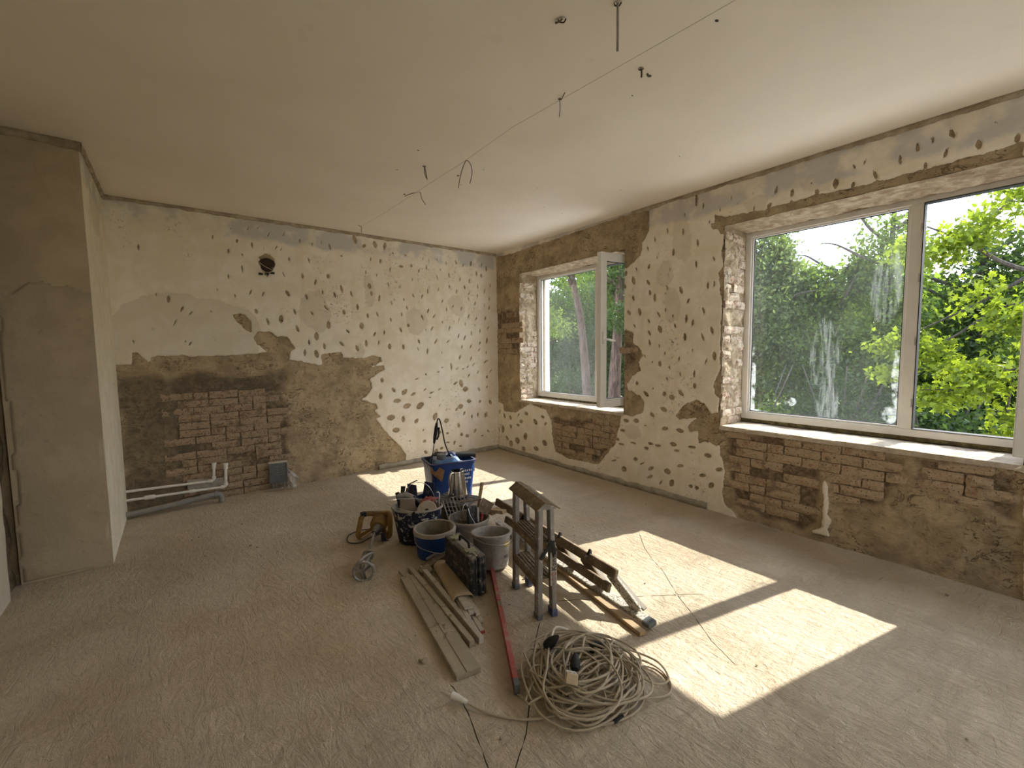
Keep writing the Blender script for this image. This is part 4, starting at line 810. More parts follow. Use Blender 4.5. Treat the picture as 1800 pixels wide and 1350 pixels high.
# seen through the smaller window
tree('tree with bare leaning red-brown trunk, seen through the smaller window', [(9.4, 8.70, GZ), (9.5, 8.78, 0.2), (9.5, 9.02, 2.3), (9.5, 9.35, 3.6), (9.5, 9.75, 6.0)], 0.16,
     [(9.8, 9.4, 4.6, 1.4, 1.5, 1.1, 60, 45, .26), (9.3, 10.2, 2.4, .6, .7, .8, 22, 40, .22)], .075, L_mid, K_brown, 101, nl=6)
tree('tree with thick upright brown trunk, seen through the casement of the smaller window', [(9.5, 7.76, GZ), (9.5, 7.77, 0.5), (9.55, 7.70, 2.2), (9.6, 7.6, 5.0)], 0.21,
     [(9.8, 7.7, 3.9, 1.2, .9, 1.0, 60, 45, .25), (9.3, 7.2, 2.6, .5, .4, .6, 20, 40, .2)], .075, L_dark, K_brown, 102, nl=6)
tree('dark leafy tree farthest toward the corner side of the smaller window', [(12.5, 13.6, GZ), (12.5, 13.6, 3.5)], 0.15, [(12.3, 13.6, 1.4, 1.6, 1.9, 3.4, 230, 46, .28)], .085, L_dark, K_grey, 103)
tree('dense green tree behind the leaning red-brown trunk', [(13.6, 11.6, GZ), (13.6, 11.6, 3.6)], 0.15, [(13.4, 11.6, 1.6, 1.6, 1.7, 3.3, 230, 46, .28)], .085, L_dark, K_grey, 104)
tree('dense dark tree behind the thick upright trunk', [(13.2, 9.4, GZ), (13.2, 9.4, 3.6)], 0.15, [(13.0, 9.3, 1.6, 1.6, 1.5, 3.3, 200, 46, .28)], .085, L_dark, K_grey, 105)
# seen through the large window
tree('tall grey-green tree at the far edge of the splashed pane', [(12.6, 5.5, GZ), (12.7, 5.5, 1.5), (12.7, 5.4, 4.4)], 0.15,
     [(12.6, 5.6, 2.2, 1.3, 1.25, 2.5, 220, 48, .24), (12.8, 5.1, 3.7, .6, .5, .95, 46, 44, .15), (12.8, 6.0, 4.0, .6, .5, .8, 44, 44, .15), (12.5, 6.4, 0, 1.2, 1.1, 2.2, 100, 46, .26)], .08, L_pale, K_grey, 106)
tree('lower feathery tree below the gap of blue sky', [(13.4, 4.0, GZ), (13.4, 3.9, 3.4)], 0.12,
     [(13.2, 4.0, 1.2, 1.2, .95, 2.1, 180, 46, .24), (13.2, 4.3, 3.05, .5, .5, .6, 34, 44, .16), (13.2, 3.45, 3.2, .25, .25, .62, 16, 40, .12)], .08, L_mid, K_grey, 107)
tree('slim light-leaved tree close beside the mullion of the splashed pane', [(13.0, 2.75, GZ), (13.0, 2.8, 1.0), (13.0, 2.75, 4.6)], 0.11,
     [(13.0, 2.8, 3.3, .5, .72, 1.25, 70, 34, .20), (13.0, 2.7, 1.4, .9, .85, 1.4, 110, 40, .22)], .075, L_mid, K_grey, 108)
tree('dark tree with open crown behind the bright maple', [(14.5, 1.5, GZ), (14.5, 1.5, 4.2)], 0.15,
     [(14.3, 1.5, .8, 1.4, 1.1, 2.3, 190, 44, .26), (14.3, 1.2, 3.3, .9, 1.0, 1.0, 55, 30, .24)], .085, L_dark, K_grey, 109)
tree('dark green tree behind the open casement of the large window', [(13.2, -.6, GZ), (13.2, -.6, 4.2)], 0.15,
     [(13.2, -.5, 1.2, 1.4, 1.3, 3.0, 210, 44, .26)], .085, L_mid, K_grey, 110)
# the maple whose branches reach across the open casement
mp = thing('maple_tree', (7.9, -1.3, GZ), 'maple with big bright yellow-green leaves on dark boughs near the open casement', 'tree')
m = MB(); off = Vector((7.9, -1.3, GZ))
def bough(pts, r):
    c_ = catmull([Vector(p)-off for p in pts], 6); m.tube(c_, [r*(1-0.85*i/len(c_)) for i in range(len(c_))], 7)
bough([(7.9, -1.3, GZ), (7.9, -1.25, -1), (7.85, -1.2, 1.2), (7.9, -1.3, 3.6), (7.9, -1.2, 6)], .16)
bough([(7.9, -1.25, 1.4), (7.6, -.3, 2.0), (7.5, .5, 2.35), (7.45, .9, 2.7), (7.4, 1.25, 2.95)], .045)
bough([(7.55, .35, 2.3), (7.5, .75, 2.0), (7.4, 1.15, 1.75), (7.4, 1.6, 1.5)], .022)
bough([(7.9, -1.25, .9), (7.6, -.2, 1.5), (7.5, .45, 1.95), (7.4, .95, 1.6), (7.35, 1.3, 1.35)], .03)
bough([(7.9, -1.25, .3), (7.5, -.2, .95), (7.4, .45, 1.22), (7.3, .85, 1.0), (7.3, 1.2, .95)], .026)
bough([(7.9, -1.25, 2.2), (7.6, -.2, 2.8), (7.5, .6, 3.1)], .03)
bough([(7.4, .45, 1.2), (7.4, .5, .6), (7.4, .55, .1)], .014)
m.build('trunk', K_grey, mp, True)
mf = leaves('foliage', [(7.4, 1.15, 2.72, .25, .36, .16, 20, 20, .13), (7.4, .82, 2.85, .3, .3, .16, 16, 20, .12), (7.4, .45, 3.15, .3, .35, .2, 18, 18, .13), (7.4, 1.2, 1.45, .28, .26, .18, 19, 20, .11),
     (7.35, .85, 1.15, .35, .36, .2, 28, 22, .12), (7.4, 1.0, .86, .3, .32, .10, 14, 20, .11), (7.4, .5, 1.78, .26, .26, .18, 15, 20, .11), (7.35, .42, .62, .22, .2, .16, 12, 20, .1),
     (7.4, .42, .3, .2, .2, .2, 12, 20, .11), (7.4, .2, 1.5, .3, .3, .5, 16, 20, .13), (7.5, .75, 2.1, .3, .4, .2, 10, 16, .14), (7.4, 1.55, 1.55, .15, .14, .12, 8, 18, .1), (7.4, 1.5, 1.15, .13, .13, .1, 6, 18, .1), (7.8, -1.2, 3.2, 1.0, 1.0, 1.2, 60, 20, .2)],
     .058, L_maple, mp, 120, True); mf.location = -off
# shrubs under the trees, then the row that closes the view
def shrub(label, x, y, blobs, mat, seed, size=.075):
    S = thing('shrub', (x, y, GZ), label, 'shrub'); m = MB(); rr = random.Random(seed)
    for i in range(7):
        a = rr.uniform(0, 6.28); m.tube(catmull([(0, 0, 0), (math.cos(a)*.3, math.sin(a)*.3, 1.0), (math.cos(a)*.7, math.sin(a)*.8, 2.4)], 4), [.03-.0025*k for k in range(9)], 6)
    m.build('stem', K_grey, S, True)
    f = leaves('foliage', blobs, size, mat, S, seed); f.location = (-x, -y, -GZ)
shrub('dark shrub low outside, under the tall grey-green tree', 10.5, 4.6, [(10.5, 4.6, -1.2, 1.0, 1.5, 1.7, 200, 40, .22)], L_mid, 131)
shrub('very dark shrub low outside, under the bright maple', 10.8, 1.5, [(10.8, 1.5, -1.1, 1.0, 1.4, 1.65, 190, 40, .22)], L_dark, 132)
shrub('dark shrub between the tall tree and the maple', 11.4, 3.1, [(11.4, 3.0, -.9, .9, 1.2, 1.9, 170, 40, .22)], L_dark, 133)
shrub('pale shrub at the foot of the leaning red-brown trunk', 10.4, 9.9, [(10.6, 10.2, -1.0, .9, 1.6, 1.9, 170, 40, .22)], L_dark, 134)
shrub('fresh green shrub at the foot of the thick upright trunk', 10.6, 7.4, [(10.9, 7.0, -1.0, .8, 1.2, 1.7, 150, 40, .2)], L_maple, 135, .06)
row = []
for i in range(9):
    y = -7+i*4.1+rt.uniform(-.5, .5); x = 21+rt.uniform(-1.5, 1.5); h = [4.0, 4.5, 3.6, 4.6, 5.2, 6.2, 7.0, 7.5, 7.5][i]
    row.append((x, y, (h+GZ)/2+.3, 2.0, 2.6, (h-GZ)/2, 230, 38, .42))
tl = leaves('treeline', row, .17, L_mid, None, 140); tag(tl, 'dense distant woods closing the view behind the trees outside', kind='stuff')
# ------------------------------------------------------------------ things on the floor
DUST = (0.40, 0.345, 0.265)
M_alu = dusty('dirty_aluminium', (0.30, 0.29, 0.28), (0.22, 0.175, 0.12), 0.6, 16, 0.45, 0.7, 0.5, (0.50, 0.46, 0.41), 0.4, 34)
M_wood_dirty = dusty('dirty_ladder_wood', (0.145, 0.105, 0.068), (0.30, 0.235, 0.16), 0.5, 16, 0.85, 0, 0.6, (0.44, 0.40, 0.34), 0.3, 40, 0.2)
M_speck = dusty('mortar_crust', (0.12, 0.10, 0.08), (0.45, 0.40, 0.33), 0.6, 60, 0.9, 0, 0.8, (0.60, 0.57, 0.50), 0.9, 70, 0.2)
M_black = dusty('black_plastic', (0.022, 0.022, 0.023), DUST, 0.3, 20, 0.5, 0, 0.2, (0.50, 0.47, 0.41), 0.25, 40, 0.25)
M_blackp = plain('black_rubber', (0.018, 0.018, 0.018), 0.55)
M_blue = dusty('blue_plastic', (0.013, 0.045, 0.17), DUST, 0.15, 9, 0.4, 0, 0.08, updust=0.15)
M_bluedark = dusty('dark_blue_plastic', (0.015, 0.03, 0.10), DUST, 0.2, 12, 0.5, 0, 0.1, updust=0.2)
M_splat = dusty('paint_splashed_navy', (0.012, 0.015, 0.034), (0.10, 0.10, 0.10), 0.2, 20, 0.45, 0, 0.3, (0.46, 0.45, 0.42), 0.55, 24, 0.1)
M_rimwhite = dusty('mortar_white', (0.38, 0.345, 0.295), (0.28, 0.235, 0.175), 0.4, 18, 0.8, 0, 0.4)
M_mortar_in = dusty('dried_mortar', (0.20, 0.175, 0.13), (0.34, 0.30, 0.22), 0.5, 20, 0.95, 0, 0.7)
M_greyb = dusty('grey_white_bucket', (0.37, 0.35, 0.33), (0.24, 0.20, 0.155), 0.6, 11, 0.7, 0, 0.3, (0.24, 0.20, 0.16), 0.35, 30)
M_steelw = plain('galvanised_wire', (0.55, 0.54, 0.52), 0.35, 0.9, 0.4)
M_inox = plain('brushed_steel', (0.62, 0.60, 0.57), 0.18, 1.0, 0.5, 0.05, 60, 0.03)
M_card = plain('brown_cardboard', (0.30, 0.17, 0.085), 0.95, 0, 0.1, 0.15)
M_red = dusty('red_paint', (0.34, 0.035, 0.035), DUST, 0.3, 14, 0.5, 0, 0.15, updust=0.25)
M_wood = dusty('pale_wood', (0.36, 0.245, 0.13), (0.42, 0.34, 0.24), 0.4, 20, 0.85, 0, 0.3)
M_board = dusty('dusty_profile', (0.30, 0.25, 0.18), (0.40, 0.34, 0.255), 0.5, 9, 0.8, 0.0, 0.3, (0.22, 0.17, 0.115), 0.3, 16)
M_strips = dusty('white_edging', (0.50, 0.45, 0.38), (0.34, 0.285, 0.21), 0.35, 14, 0.6, 0, 0.2)
M_paper = dusty('brown_paper', (0.34, 0.25, 0.145), (0.40, 0.32, 0.215), 0.4, 12, 0.95, 0, 0.5)
M_yellow = dusty('yellow_tool', (0.30, 0.165, 0.03), (0.14, 0.10, 0.06), 0.6, 18, 0.6, 0, 0.2)
M_darkmetal = dusty('dark_gear_metal', (0.10, 0.095, 0.09), DUST, 0.35, 20, 0.5, 0.5, 0.2)
M_cable = dusty('cable_beige', (0.46, 0.39, 0.29), (0.36, 0.29, 0.20), 0.4, 12, 0.6, 0, 0.1)
M_white = plain('white_plastic', (0.72, 0.69, 0.62), 0.45, 0, 0.35, 0.08)
M_cream = plain('cream_plastic', (0.60, 0.49, 0.33), 0.5)
M_greypl = plain('grey_plastic', (0.115, 0.125, 0.125), 0.5)
M_pvc = dusty('grey_drain', (0.22, 0.22, 0.21), (0.34, 0.29, 0.22), 0.4, 10, 0.5, 0, 0.1)
M_green = dusty('olive_latch', (0.23, 0.24, 0.13), DUST, 0.3, 20, 0.6)
M_glove = plain('red_cloth', (0.30, 0.09, 0.08), 0.95, 0, 0.1, 0.3, 40, 0.4)
M_crumb = simple_wall('mortar_crumb', (0.36, 0.29, 0.21), (0.46, 0.39, 0.29), 30, 0.6)
M_ink_black = plain('ink_black', (0.03, 0.028, 0.026), 0.7)
M_ink_red = plain('ink_red', (0.42, 0.07, 0.035), 0.7)
M_ink_white = plain('ink_white', (0.75, 0.76, 0.78), 0.7)
M_label = dusty('sticker', (0.52, 0.43, 0.33), (0.36, 0.28, 0.20), 0.3, 30)
M_yelink = plain('ink_yellow', (0.55, 0.38, 0.05), 0.7)

# ---- step ladder: local x along its width (far to near), y front to back
B = Vector((0.286, 0.958, 0)); Fb = Vector((0.958, -0.286, 0))
st = thing('step_ladder', (1.565, 1.775, 0), 'small folded grey step ladder standing upright, two ribbed treads, gabled top', 'ladder')
st.rotation_euler = (0, 0, math.atan2(B.y, B.x))            # local x = from the near side to the far side; local y = left/front
# local: x 0 near .. .345 far ; y + = front (towards the treads' side is -Fb => +y)
for s, x in ((1, 0.0), (2, 0.345)):
    o = MB().bar((x, 0.030, 0), (x, 0.022, 0.632), 0.030, 0.052, (1, 0, 0)).build('front_rail', M_alu, st, bevel=0.005)
    o = MB().bar((x+(-0.004 if s == 1 else 0.004), -0.060, 0.0), (x, -0.046, 0.632), 0.028, 0.046, (1, 0, 0)).build('rear_rail', M_alu, st, bevel=0.005)
    f = MB().box(x-0.030, x+0.030, -0.078, -0.042, 0.0, 0.045).build('foot', dusty('blue_foot', (0.06, 0.075, 0.16), DUST, 0.4), st, bevel=0.006)
    f = MB().box(x-0.031, x+0.031, 0.012, 0.048, 0.0, 0.03).build('foot', M_greypl, st, bevel=0.006)
for zt, dep in ((0.432, 0.105), (0.226, 0.118)):
    m = MB(); m.box(-0.002, 0.347, 0.046-dep, 0.050, zt-0.008, zt); m.box(-0.002, 0.347, 0.044, 0.050, zt-0.042, zt-0.008); m.box(-0.002, 0.347, 0.046-dep, 0.052-dep, zt-0.03, zt-0.008)
    tr = m.build('tread', M_wood_dirty, st, bevel=0.003)
    for k in range(5):
        yy = 0.036-k*(dep-0.02)/4.6
        MB().box(0.012, 0.333, yy-0.004, yy+0.004, zt, zt+0.0045).build('rib', M_wood_dirty, tr)
m = MB()
pr = [(-0.088, 0.630), (-0.022, 0.668), (0.004, 0.672), (0.056, 0.634), (0.056, 0.628), (0.004, 0.664), (-0.022, 0.660), (-0.088, 0.624)]
m.prism([(-a, b) for a, b in pr], (-0.045, 0, 0), (0.385, 0, 0)); tp = m.build('top_cap', M_wood_dirty, st, bevel=0.003)
for xa, xb in ((-0.036, -0.030), (0.370, 0.376)):
    MB().prism([(0.075, 0.628), (-0.046, 0.628), (-0.004, 0.660), (0.022, 0.658)], (xa, 0, 0), (xb, 0, 0)).build('end_plate', M_alu, st)
m = MB(); m.cyl((-0.03, -0.022, 0.664), (0.37, -0.022, 0.664), 0.006, 8); m.build('hinge_pin', M_darkmetal, st)
for x in (-0.034, 0.379):
    m = MB(); m.bar((x, 0.030, 0.352), (x, -0.045, 0.445), 0.018, 0.005, (1, 0, 0)); m.bar((x, -0.045, 0.445), (x, -0.058, 0.365), 0.018, 0.006, (1, 0, 0)); m.build('folding_brace', M_blackp, st)
    MB().cyl((x-0.006, -0.06, 0.362), (x+0.006, -0.06, 0.362), 0.010, 10).build('rivet', M_darkmetal, st)
stk = MB().box(-0.0245, -0.0195, -0.074, -0.036, 0.185, 0.375).build('sticker', M_label, st)
def text_mesh(name, body, size, mat, parent, mw, depth=0.0006, align='LEFT'):
    cu = bpy.data.curves.new(name, 'FONT'); cu.body = body; cu.size = size; cu.extrude = depth; cu.resolution_u = 2; cu.align_x = align
    o = bpy.data.objects.new(name, cu); C.objects.link(o)
    dg = bpy.context.evaluated_depsgraph_get(); me = bpy.data.meshes.new_from_object(o.evaluated_get(dg)); bpy.data.objects.remove(o)
    me.materials.clear(); me.materials.append(mat)
    o = bpy.data.objects.new(name, me); link(o, parent); o.matrix_local = mw; return o
# writing runs upward along the rear rail: text x -> local z, text y -> local +y (towards the front), facing -x
text_mesh('lettering', 'Kanst', 0.046, M_ink_black, stk, Matrix(((0, 0, -1, -0.025), (0, 1, 0, -0.071), (1, 0, 0, 0.268), (0, 0, 0, 1))))
m = MB(); m.lathe([(0, 0), (0.014, 0)], 16, (0, 0, 0)); e = m.build('emblem', M_ink_red, stk); e.matrix_local = Matrix(((0, 0, -1, -0.0252), (0, 1, 0, -0.055), (1, 0, 0, 0.222), (0, 0, 0, 1)))
MB().box(-0.0253, -0.0245, -0.070, -0.040, 0.243, 0.258).build('red_band', M_ink_red, stk)

# ---- longer ladder lying on its side behind it
ld = thing('lying_ladder', (2.0, 2.1, 0), 'longer dirty wooden stepladder lying on its side behind the step ladder', 'ladder')
O = Vector((2.0, 2.1, 0)); LV = lambda *p: Vector(p)-O
m = MB().bar(LV(1.945, 1.345, .030), LV(2.12, 2.98, .030), 0.026, 0.055, (0.95, -.2, 0.15)); m.build('lower_rail', M_speck, ld, bevel=0.006)
m = MB().bar(LV(1.945, 1.565, .205), LV(2.105, 2.98, .215), 0.028, 0.060, (0.3, 0, 1)); m.build('upper_rail', M_wood_dirty, ld, bevel=0.008)
m = MB().bar(LV(1.925, 1.60, .115), LV(2.07, 2.80, .125), 0.026, 0.055, (0.3, 0, 1)); m.build('rear_rail', M_wood_dirty, ld, bevel=0.006)
for k, (ya, yb) in enumerate(((1.625, 1.43), (1.86, 1.70), (2.12, 1.98), (2.40, 2.30), (2.68, 2.60))):
    xa = 1.945+(ya-1.565)*.113; xb = 1.955+(yb-1.345)*.107
    MB().bar(LV(xa, ya, .19), LV(xb, yb, .045), 0.070, 0.016, (0.9, 0.2, .3)).build('tread', M_wood_dirty if k else M_speck, ld, bevel=0.004)
    MB().bar(LV(xa+.03, ya-.01, .18), LV(xb+.035, yb-.02, .05), 0.014, 0.030, (0.9, 0.2, .3)).build('tread_stay', M_darkmetal, ld, bevel=0.003)
for y in (1.80, 2.10):
    x = 1.945+(y-1.565)*.113; MB().bar(LV(x, y, .225), LV(x+.006, y, .262), 0.034, 0.02, (0, 1, 0), 0.010, 0.012).build('rail_bolt', M_blackp, ld)
MB().bar(LV(1.942, 1.318, .028), LV(1.948, 1.375, .029), 0.030, 0.062, (0.95, -.2, 0.15)).build('foot', M_greypl, ld, bevel=0.008)

lath = MB().bar((2.045, 2.33, .0115), (1.862, 1.325, .0115), 0.040, 0.021).build('timber_lath', M_wood, None, bevel=0.002)
tag(lath, 'long dusty wooden lath on the floor along the lying ladder', 'lath')
m = MB().bar((1.73, 2.93, .21), (1.80, 2.62, .255), 0.050, 0.028).bar((1.77, 2.78, .205), (1.865, 2.80, .21), 0.05, 0.03)
blk = m.build('timber_offcut', M_wood, None, bevel=0.003); tag(blk, 'short nailed timber offcut jammed behind the grey-white bucket', 'timber')
blk.location = (0.2, 0.1, -0.03)

# ---- buckets
def bucket(name, loc, label, r0, r1, h, mat, mat_in, rim_mat, sx=1.0, sy=1.0, rot=(0, 0, 0), rim=0.010, lip=0.012, fill=None):
    b = thing(name, loc, label, 'bucket', rot=rot)
    MB().lathe([(0.0, 0.004), (r0*0.9, 0.0), (r0, 0.006), (r0+(r1-r0)*.5, h*.5), (r1, h-lip), (r1, h)], 44, sx=sx, sy=sy).build('body', mat, b, True)
    k = r0+(r1-r0)*(fill or 0.05)
    z0 = h*(fill or 0.05)
    MB().lathe([(0.0, z0), (k*0.75, z0), (k-0.004, z0+0.012), (r0+(r1-r0)*.5-0.004, h*.5), (r1-0.005, h)], 44, sx=sx, sy=sy).build('inside', mat_in, b, True)
    MB().lathe([(r1-0.006, h-0.001), (r1-0.004, h+0.003), (r1+0.003, h+0.004), (r1+rim, h), (r1+rim, h-lip), (r1-0.001, h-lip-0.003)], 44, sx=sx, sy=sy).build('rim', rim_mat, b, True)
    return b
def bail(parent, pts, r=0.0022, mat=None, name='bail'):
    return MB().tube(catmull(pts, 8), r, 6).build(name, mat or M_steelw, parent, True)

gb = bucket('mortar_bucket', (1.668, 2.43, 0.012), 'empty grey-white bucket with yellow mark behind the step ladder', 0.116, 0.132, 0.228, M_greyb, M_greyb, M_greyb, rot=(math.radians(-5.5), math.radians(4), 0), fill=0.06)
m = MB(); m.grid(lambda u, v: (0.1315*math.cos(-1.42+0.42*u), 0.1315*math.sin(-1.42+0.42*u), 0.150+0.030*v+0.006*math.sin(u*9)), 14, 3); m.build('yellow_mark', M_yelink, gb)
for k in range(5):
    a = -1.42+0.07*k; m = MB(); m.grid(lambda u, v: (0.1255*math.cos(a+0.030*u), 0.1255*math.sin(a+0.030*u), 0.072+0.018*v), 2, 2); m.build('printed_figure', M_ink_black, gb)
bail(gb, [(-0.150, 0, 0.215), (-0.11, -0.10, 0.19), (0.0, -0.152, 0.175), (0.11, -0.10, 0.19), (0.150, 0, 0.215)], 0.002)

bb = bucket('plaster_bucket', (1.447, 2.845, 0), 'blue bucket with thick white mortar-caked rim behind the black case', 0.125, 0.145, 0.205, M_blue, M_mortar_in, M_rimwhite, rim=0.009, lip=0.026, fill=0.25)
a0 = math.atan2(-2.865, -1.462)
MB().lathe([(0.134, 0.150), (0.137, 0.196), (0.147, 0.206), (0.158, 0.196), (0.156, 0.165)], 14, a0=a0+1.0, a1=a0+2.1, warp=lambda x, y, z: (x, y, z+0.004*math.sin(x*60))).build('mortar_crust', M_rimwhite, bb, True)
ux, uy = 0.79, -0.61
bail(bb, [(-.150*ux, -.150*uy, .175), (-.12*ux-.05, -.12*uy-.09, .11), (-.05, -.145, .075), (.03, -.15, .08)], 0.0022)
m = MB().tube([(0.128*math.cos(a0+.15), 0.128*math.sin(a0+.15), 0.01), (0.138*math.cos(a0+.15), 0.138*math.sin(a0+.15), .17)], 0.003, 6); m.build('seam', M_blue, bb)

sbk = bucket('tool_bucket', (1.45, 3.135, 0), 'navy oval bucket splashed with white paint, full of tools', 0.148, 0.195, 0.285, M_splat, M_rimwhite, M_rimwhite, 1.0, 0.68, (0, 0, math.radians(-35)), rim=0.006, lip=0.010, fill=0.45)
bail(sbk, [(0.0, -.136, .285), (-.10, -.16, .32), (-.20, -.12, .35), (-.215, -.05, .355), (-.12, 0.0, .345), (-.02, 0.02, .335), (.07, .05, .315), (.0, .136, .288)], 0.0022)
bail(sbk, [(-.10, .05, .27), (-.08, .05, .41), (0, .05, .46), (.09, .05, .42), (.15, .04, .29)], 0.0018, name='wire_loop')
MB().lathe([(0, -.008), (.012, -.008), (.012, .008), (0, .008)], 10, (-.002, -.138, .278), axis='y').build('bail_lug', M_blackp, sbk, True)

tb = bucket('tool_bucket', (1.80, 2.935, 0), 'whitish mortar-stained bucket crammed with trowels and a roller grid', 0.128, 0.158, 0.168, M_greyb, M_mortar_in, M_rimwhite, rim=0.008, fill=0.3)
bail(tb, [(.15, -.03, .165), (.10, -.13, .12), (.0, -.172, .09), (-.10, -.14, .12), (-.155, -.03, .165)], 0.0022)

# what stands in the splashed bucket (world coordinates through a small local frame: right = camera side)
def frame_at(x, y): return Vector((x, y, 0))
Rr = Vector((0.7925, -0.6097, 0)); Ff = Vector((0.6097, 0.7925, 0))
def P(c, r, f, z): return Vector((c[0], c[1], 0))+Rr*r+Ff*f+Vector((0, 0, z))
def put(o, c): 
    o.location = Vector((c[0], c[1], 0)); return o
c1 = (1.45, 3.135)
def tool(name, c, label, cat): return thing(name, (c[0], c[1], 0), label, cat)
def LP(r, f, z): return Rr*r+Ff*f+Vector((0, 0, z))
tr = tool('plastering_trowel', c1, 'brown-caked rectangular trowel leaning out of the splashed bucket', 'trowel')
m = MB(); m.grid(lambda u, v: tuple(LP(-.150+.125*u+0.035*v*0-.01*math.sin(PI*v)*0+.02*(1-v), -.02+.05*v, .225+.125*v-.012*abs(2*u-1)**4*v)), 10, 6); m.build('blade', dusty('caked_blade', (.26, .21, .165), (.34, .28, .21), .5, 30), tr, True, solid=0.004)
MB().tube([LP(-.10, .02, .29), LP(-.085, .055, .30), LP(-.06, .06, .25)], .011, 8).build('handle', M_wood, tr, True)
pt = tool('power_tool', c1, 'dark power tool with grey gear head and black knobs in the splashed bucket', 'tool')
MB().tube([LP(-.165, .03, .355), LP(-.10, .04, .362), LP(-.045, .05, .335)], [.020, .026, .022], 12).build('gear_head', M_alu, pt, True)
m = MB(); m.tube([LP(-.125, .05, .37), LP(-.120, .06, .425)], [.016, .019], 10); m.build('knob', M_blackp, pt, True)
m = MB(); m.tube([LP(-.095, .06, .37), LP(-.085, .07, .405)], [.012, .014], 10); m.build('knob', M_blackp, pt, True)
m = MB(); m.tube([LP(-.06, .06, .35), LP(-.045, .075, .385)], [.013, .015], 10); m.build('knob', M_blackp, pt, True)
m = MB(); m.bar(LP(-.165, .035, .385), LP(-.135, .02, .27), .03, .024); m.build('body', M_blackp, pt, bevel=.006)
m = MB(); m.tube([LP(-.05, .06, .34), LP(.0, .06, .27), LP(.03, .05, .22)], .022, 10); m.build('grip', M_blackp, pt, True)
ds = tool('sanding_disc', c1, 'pale round disc with dark centre hole on edge in the splashed bucket', 'disc')
m = MB(); m.lathe([(.016, -.006), (.075, -.006), (.078, 0), (.075, .006), (.016, .006), (.016, -.006)], 36); o = m.build('disc', dusty('pale_disc', (.47, .42, .34), (.36, .31, .24), .4), ds, True)
o.location = LP(.085, -.045, .262); o.rotation_euler = (math.radians(62), 0, math.radians(-37.6))
o = MB().lathe([(0, -.004), (.0165, -.004), (.0165, .004), (0, .004)], 16).build('hub', M_blackp, ds, True); o.location = LP(.085, -.045, .262); o.rotation_euler = (math.radians(62), 0, math.radians(-37.6))
gl = tool('work_glove', c1, 'crumpled reddish work glove on the splashed bucket load', 'glove')
m = MB(); m.lathe([(0, -.03), (.035, -.026), (.05, -.005), (.046, .016), (.03, .028), (0, .031)], 18, warp=lambda x, y, z: (x*1.25+.008*math.sin(z*90+y*70), y*.8+.006*math.sin(x*80), z+.010*math.sin(x*75)*math.cos(y*60))); o = m.build('palm', M_glove, gl, True); o.location = LP(.075, .035, .305)
for k in range(4):
    MB().tube([LP(.055+.018*k, .03, .320), LP(.06+.022*k, .055, .335-.004*k), LP(.07+.026*k, .085, .318)], [.010, .010, .007], 8).build('finger', M_glove, gl, True)
MB().tube([LP(.105, .01, .300), LP(.135, -.01, .298), LP(.15, -.03, .285)], [.011, .011, .007], 8).build('thumb', M_glove, gl, True)
hk = MB().tube([LP(.170, .0, .24), LP(.178, .0, .385), LP(.166, .0, .395), LP(.155, .0, .39)], .005, 7).build('hooked_rod', M_steelw, None, True); put(hk, c1); tag(hk, 'thin grey rod with hooked tip in the splashed bucket', 'rod')

# what stands in the whitish bucket
c2 = (1.80, 2.935)
rg = tool('roller_grid', c2, 'grey metal roller grid leaning out of the whitish tool bucket', 'grid')
ax = (LP(-.215, .05, .290), LP(-.05, .06, .335)); dn = LP(.09, -.06, -.255)
m = MB()
for k in range(7):
    a = ax[0].lerp(ax[1], k/6); m.bar(a, a+dn*(.62+.06*k if k < 6 else 1.0), .006 if k not in (0, 3, 6) else .010, .004, (0, -1, .3))
m.build('bar', M_alu, rg)
m = MB()
for k in range(6):
    a = ax[0]+dn*(k/6*.62); b = ax[1]+dn*(k/6); m.bar(a, b, .005, .004, (0, -1, .3))
m.build('cross_bar', M_alu, rg)
sk = MB().tube([LP(.060, .05, .12), LP(.085, .06, .30), LP(.108, .065, .43)], [.014, .013, .015], 10).build('wooden_handle', M_wood, None, True); put(sk, c2); tag(sk, 'plain round wooden handle sticking high out of the whitish bucket', 'handle')
tk = tool('scraper', c2, 'wide brown-caked scraper blade with red grip in the whitish bucket', 'scraper')
m = MB(); m.bar(LP(.110, -.01, .205), LP(.160, .03, .290), .085, .003, (-.3, -.8, .4), .105, .002); m.build('blade', M_wood_dirty, tk)
MB().tube([LP(.092, -.02, .10), LP(.110, -.012, .20)], [.011, .013], 10).build('grip', M_red, tk, True)
lv = tool('float_trowel', c2, 'dark mortar-caked float with grey block in the whitish bucket', 'trowel')
MB().bar(LP(.035, -.06, .13), LP(.03, -.03, .275), .085, .030, (0, -1, .2)).build('block', M_black, lv, bevel=.006)
MB().bar(LP(-.06, .0, .295), LP(.10, .04, .30), .020, .014).build('bar', M_wood_dirty, lv, bevel=.003)
MB().bar(LP(.075, -.055, .15), LP(.07, -.03, .26), .018, .030, (0, -1, .2)).build('edge', M_alu, lv, bevel=.003)
wr = MB().tube(catmull([LP(-.02, -.06, .17), LP(-.04, -.07, .26), LP(-.01, -.05, .295), LP(.02, -.09, .22), LP(.06, -.13, .165), LP(.02, -.10, .15)], 7), .0022, 6).build('binding_wire', M_steelw, None, True); put(wr, c2); tag(wr, 'loose bent wire on the front of the whitish bucket', 'wire')

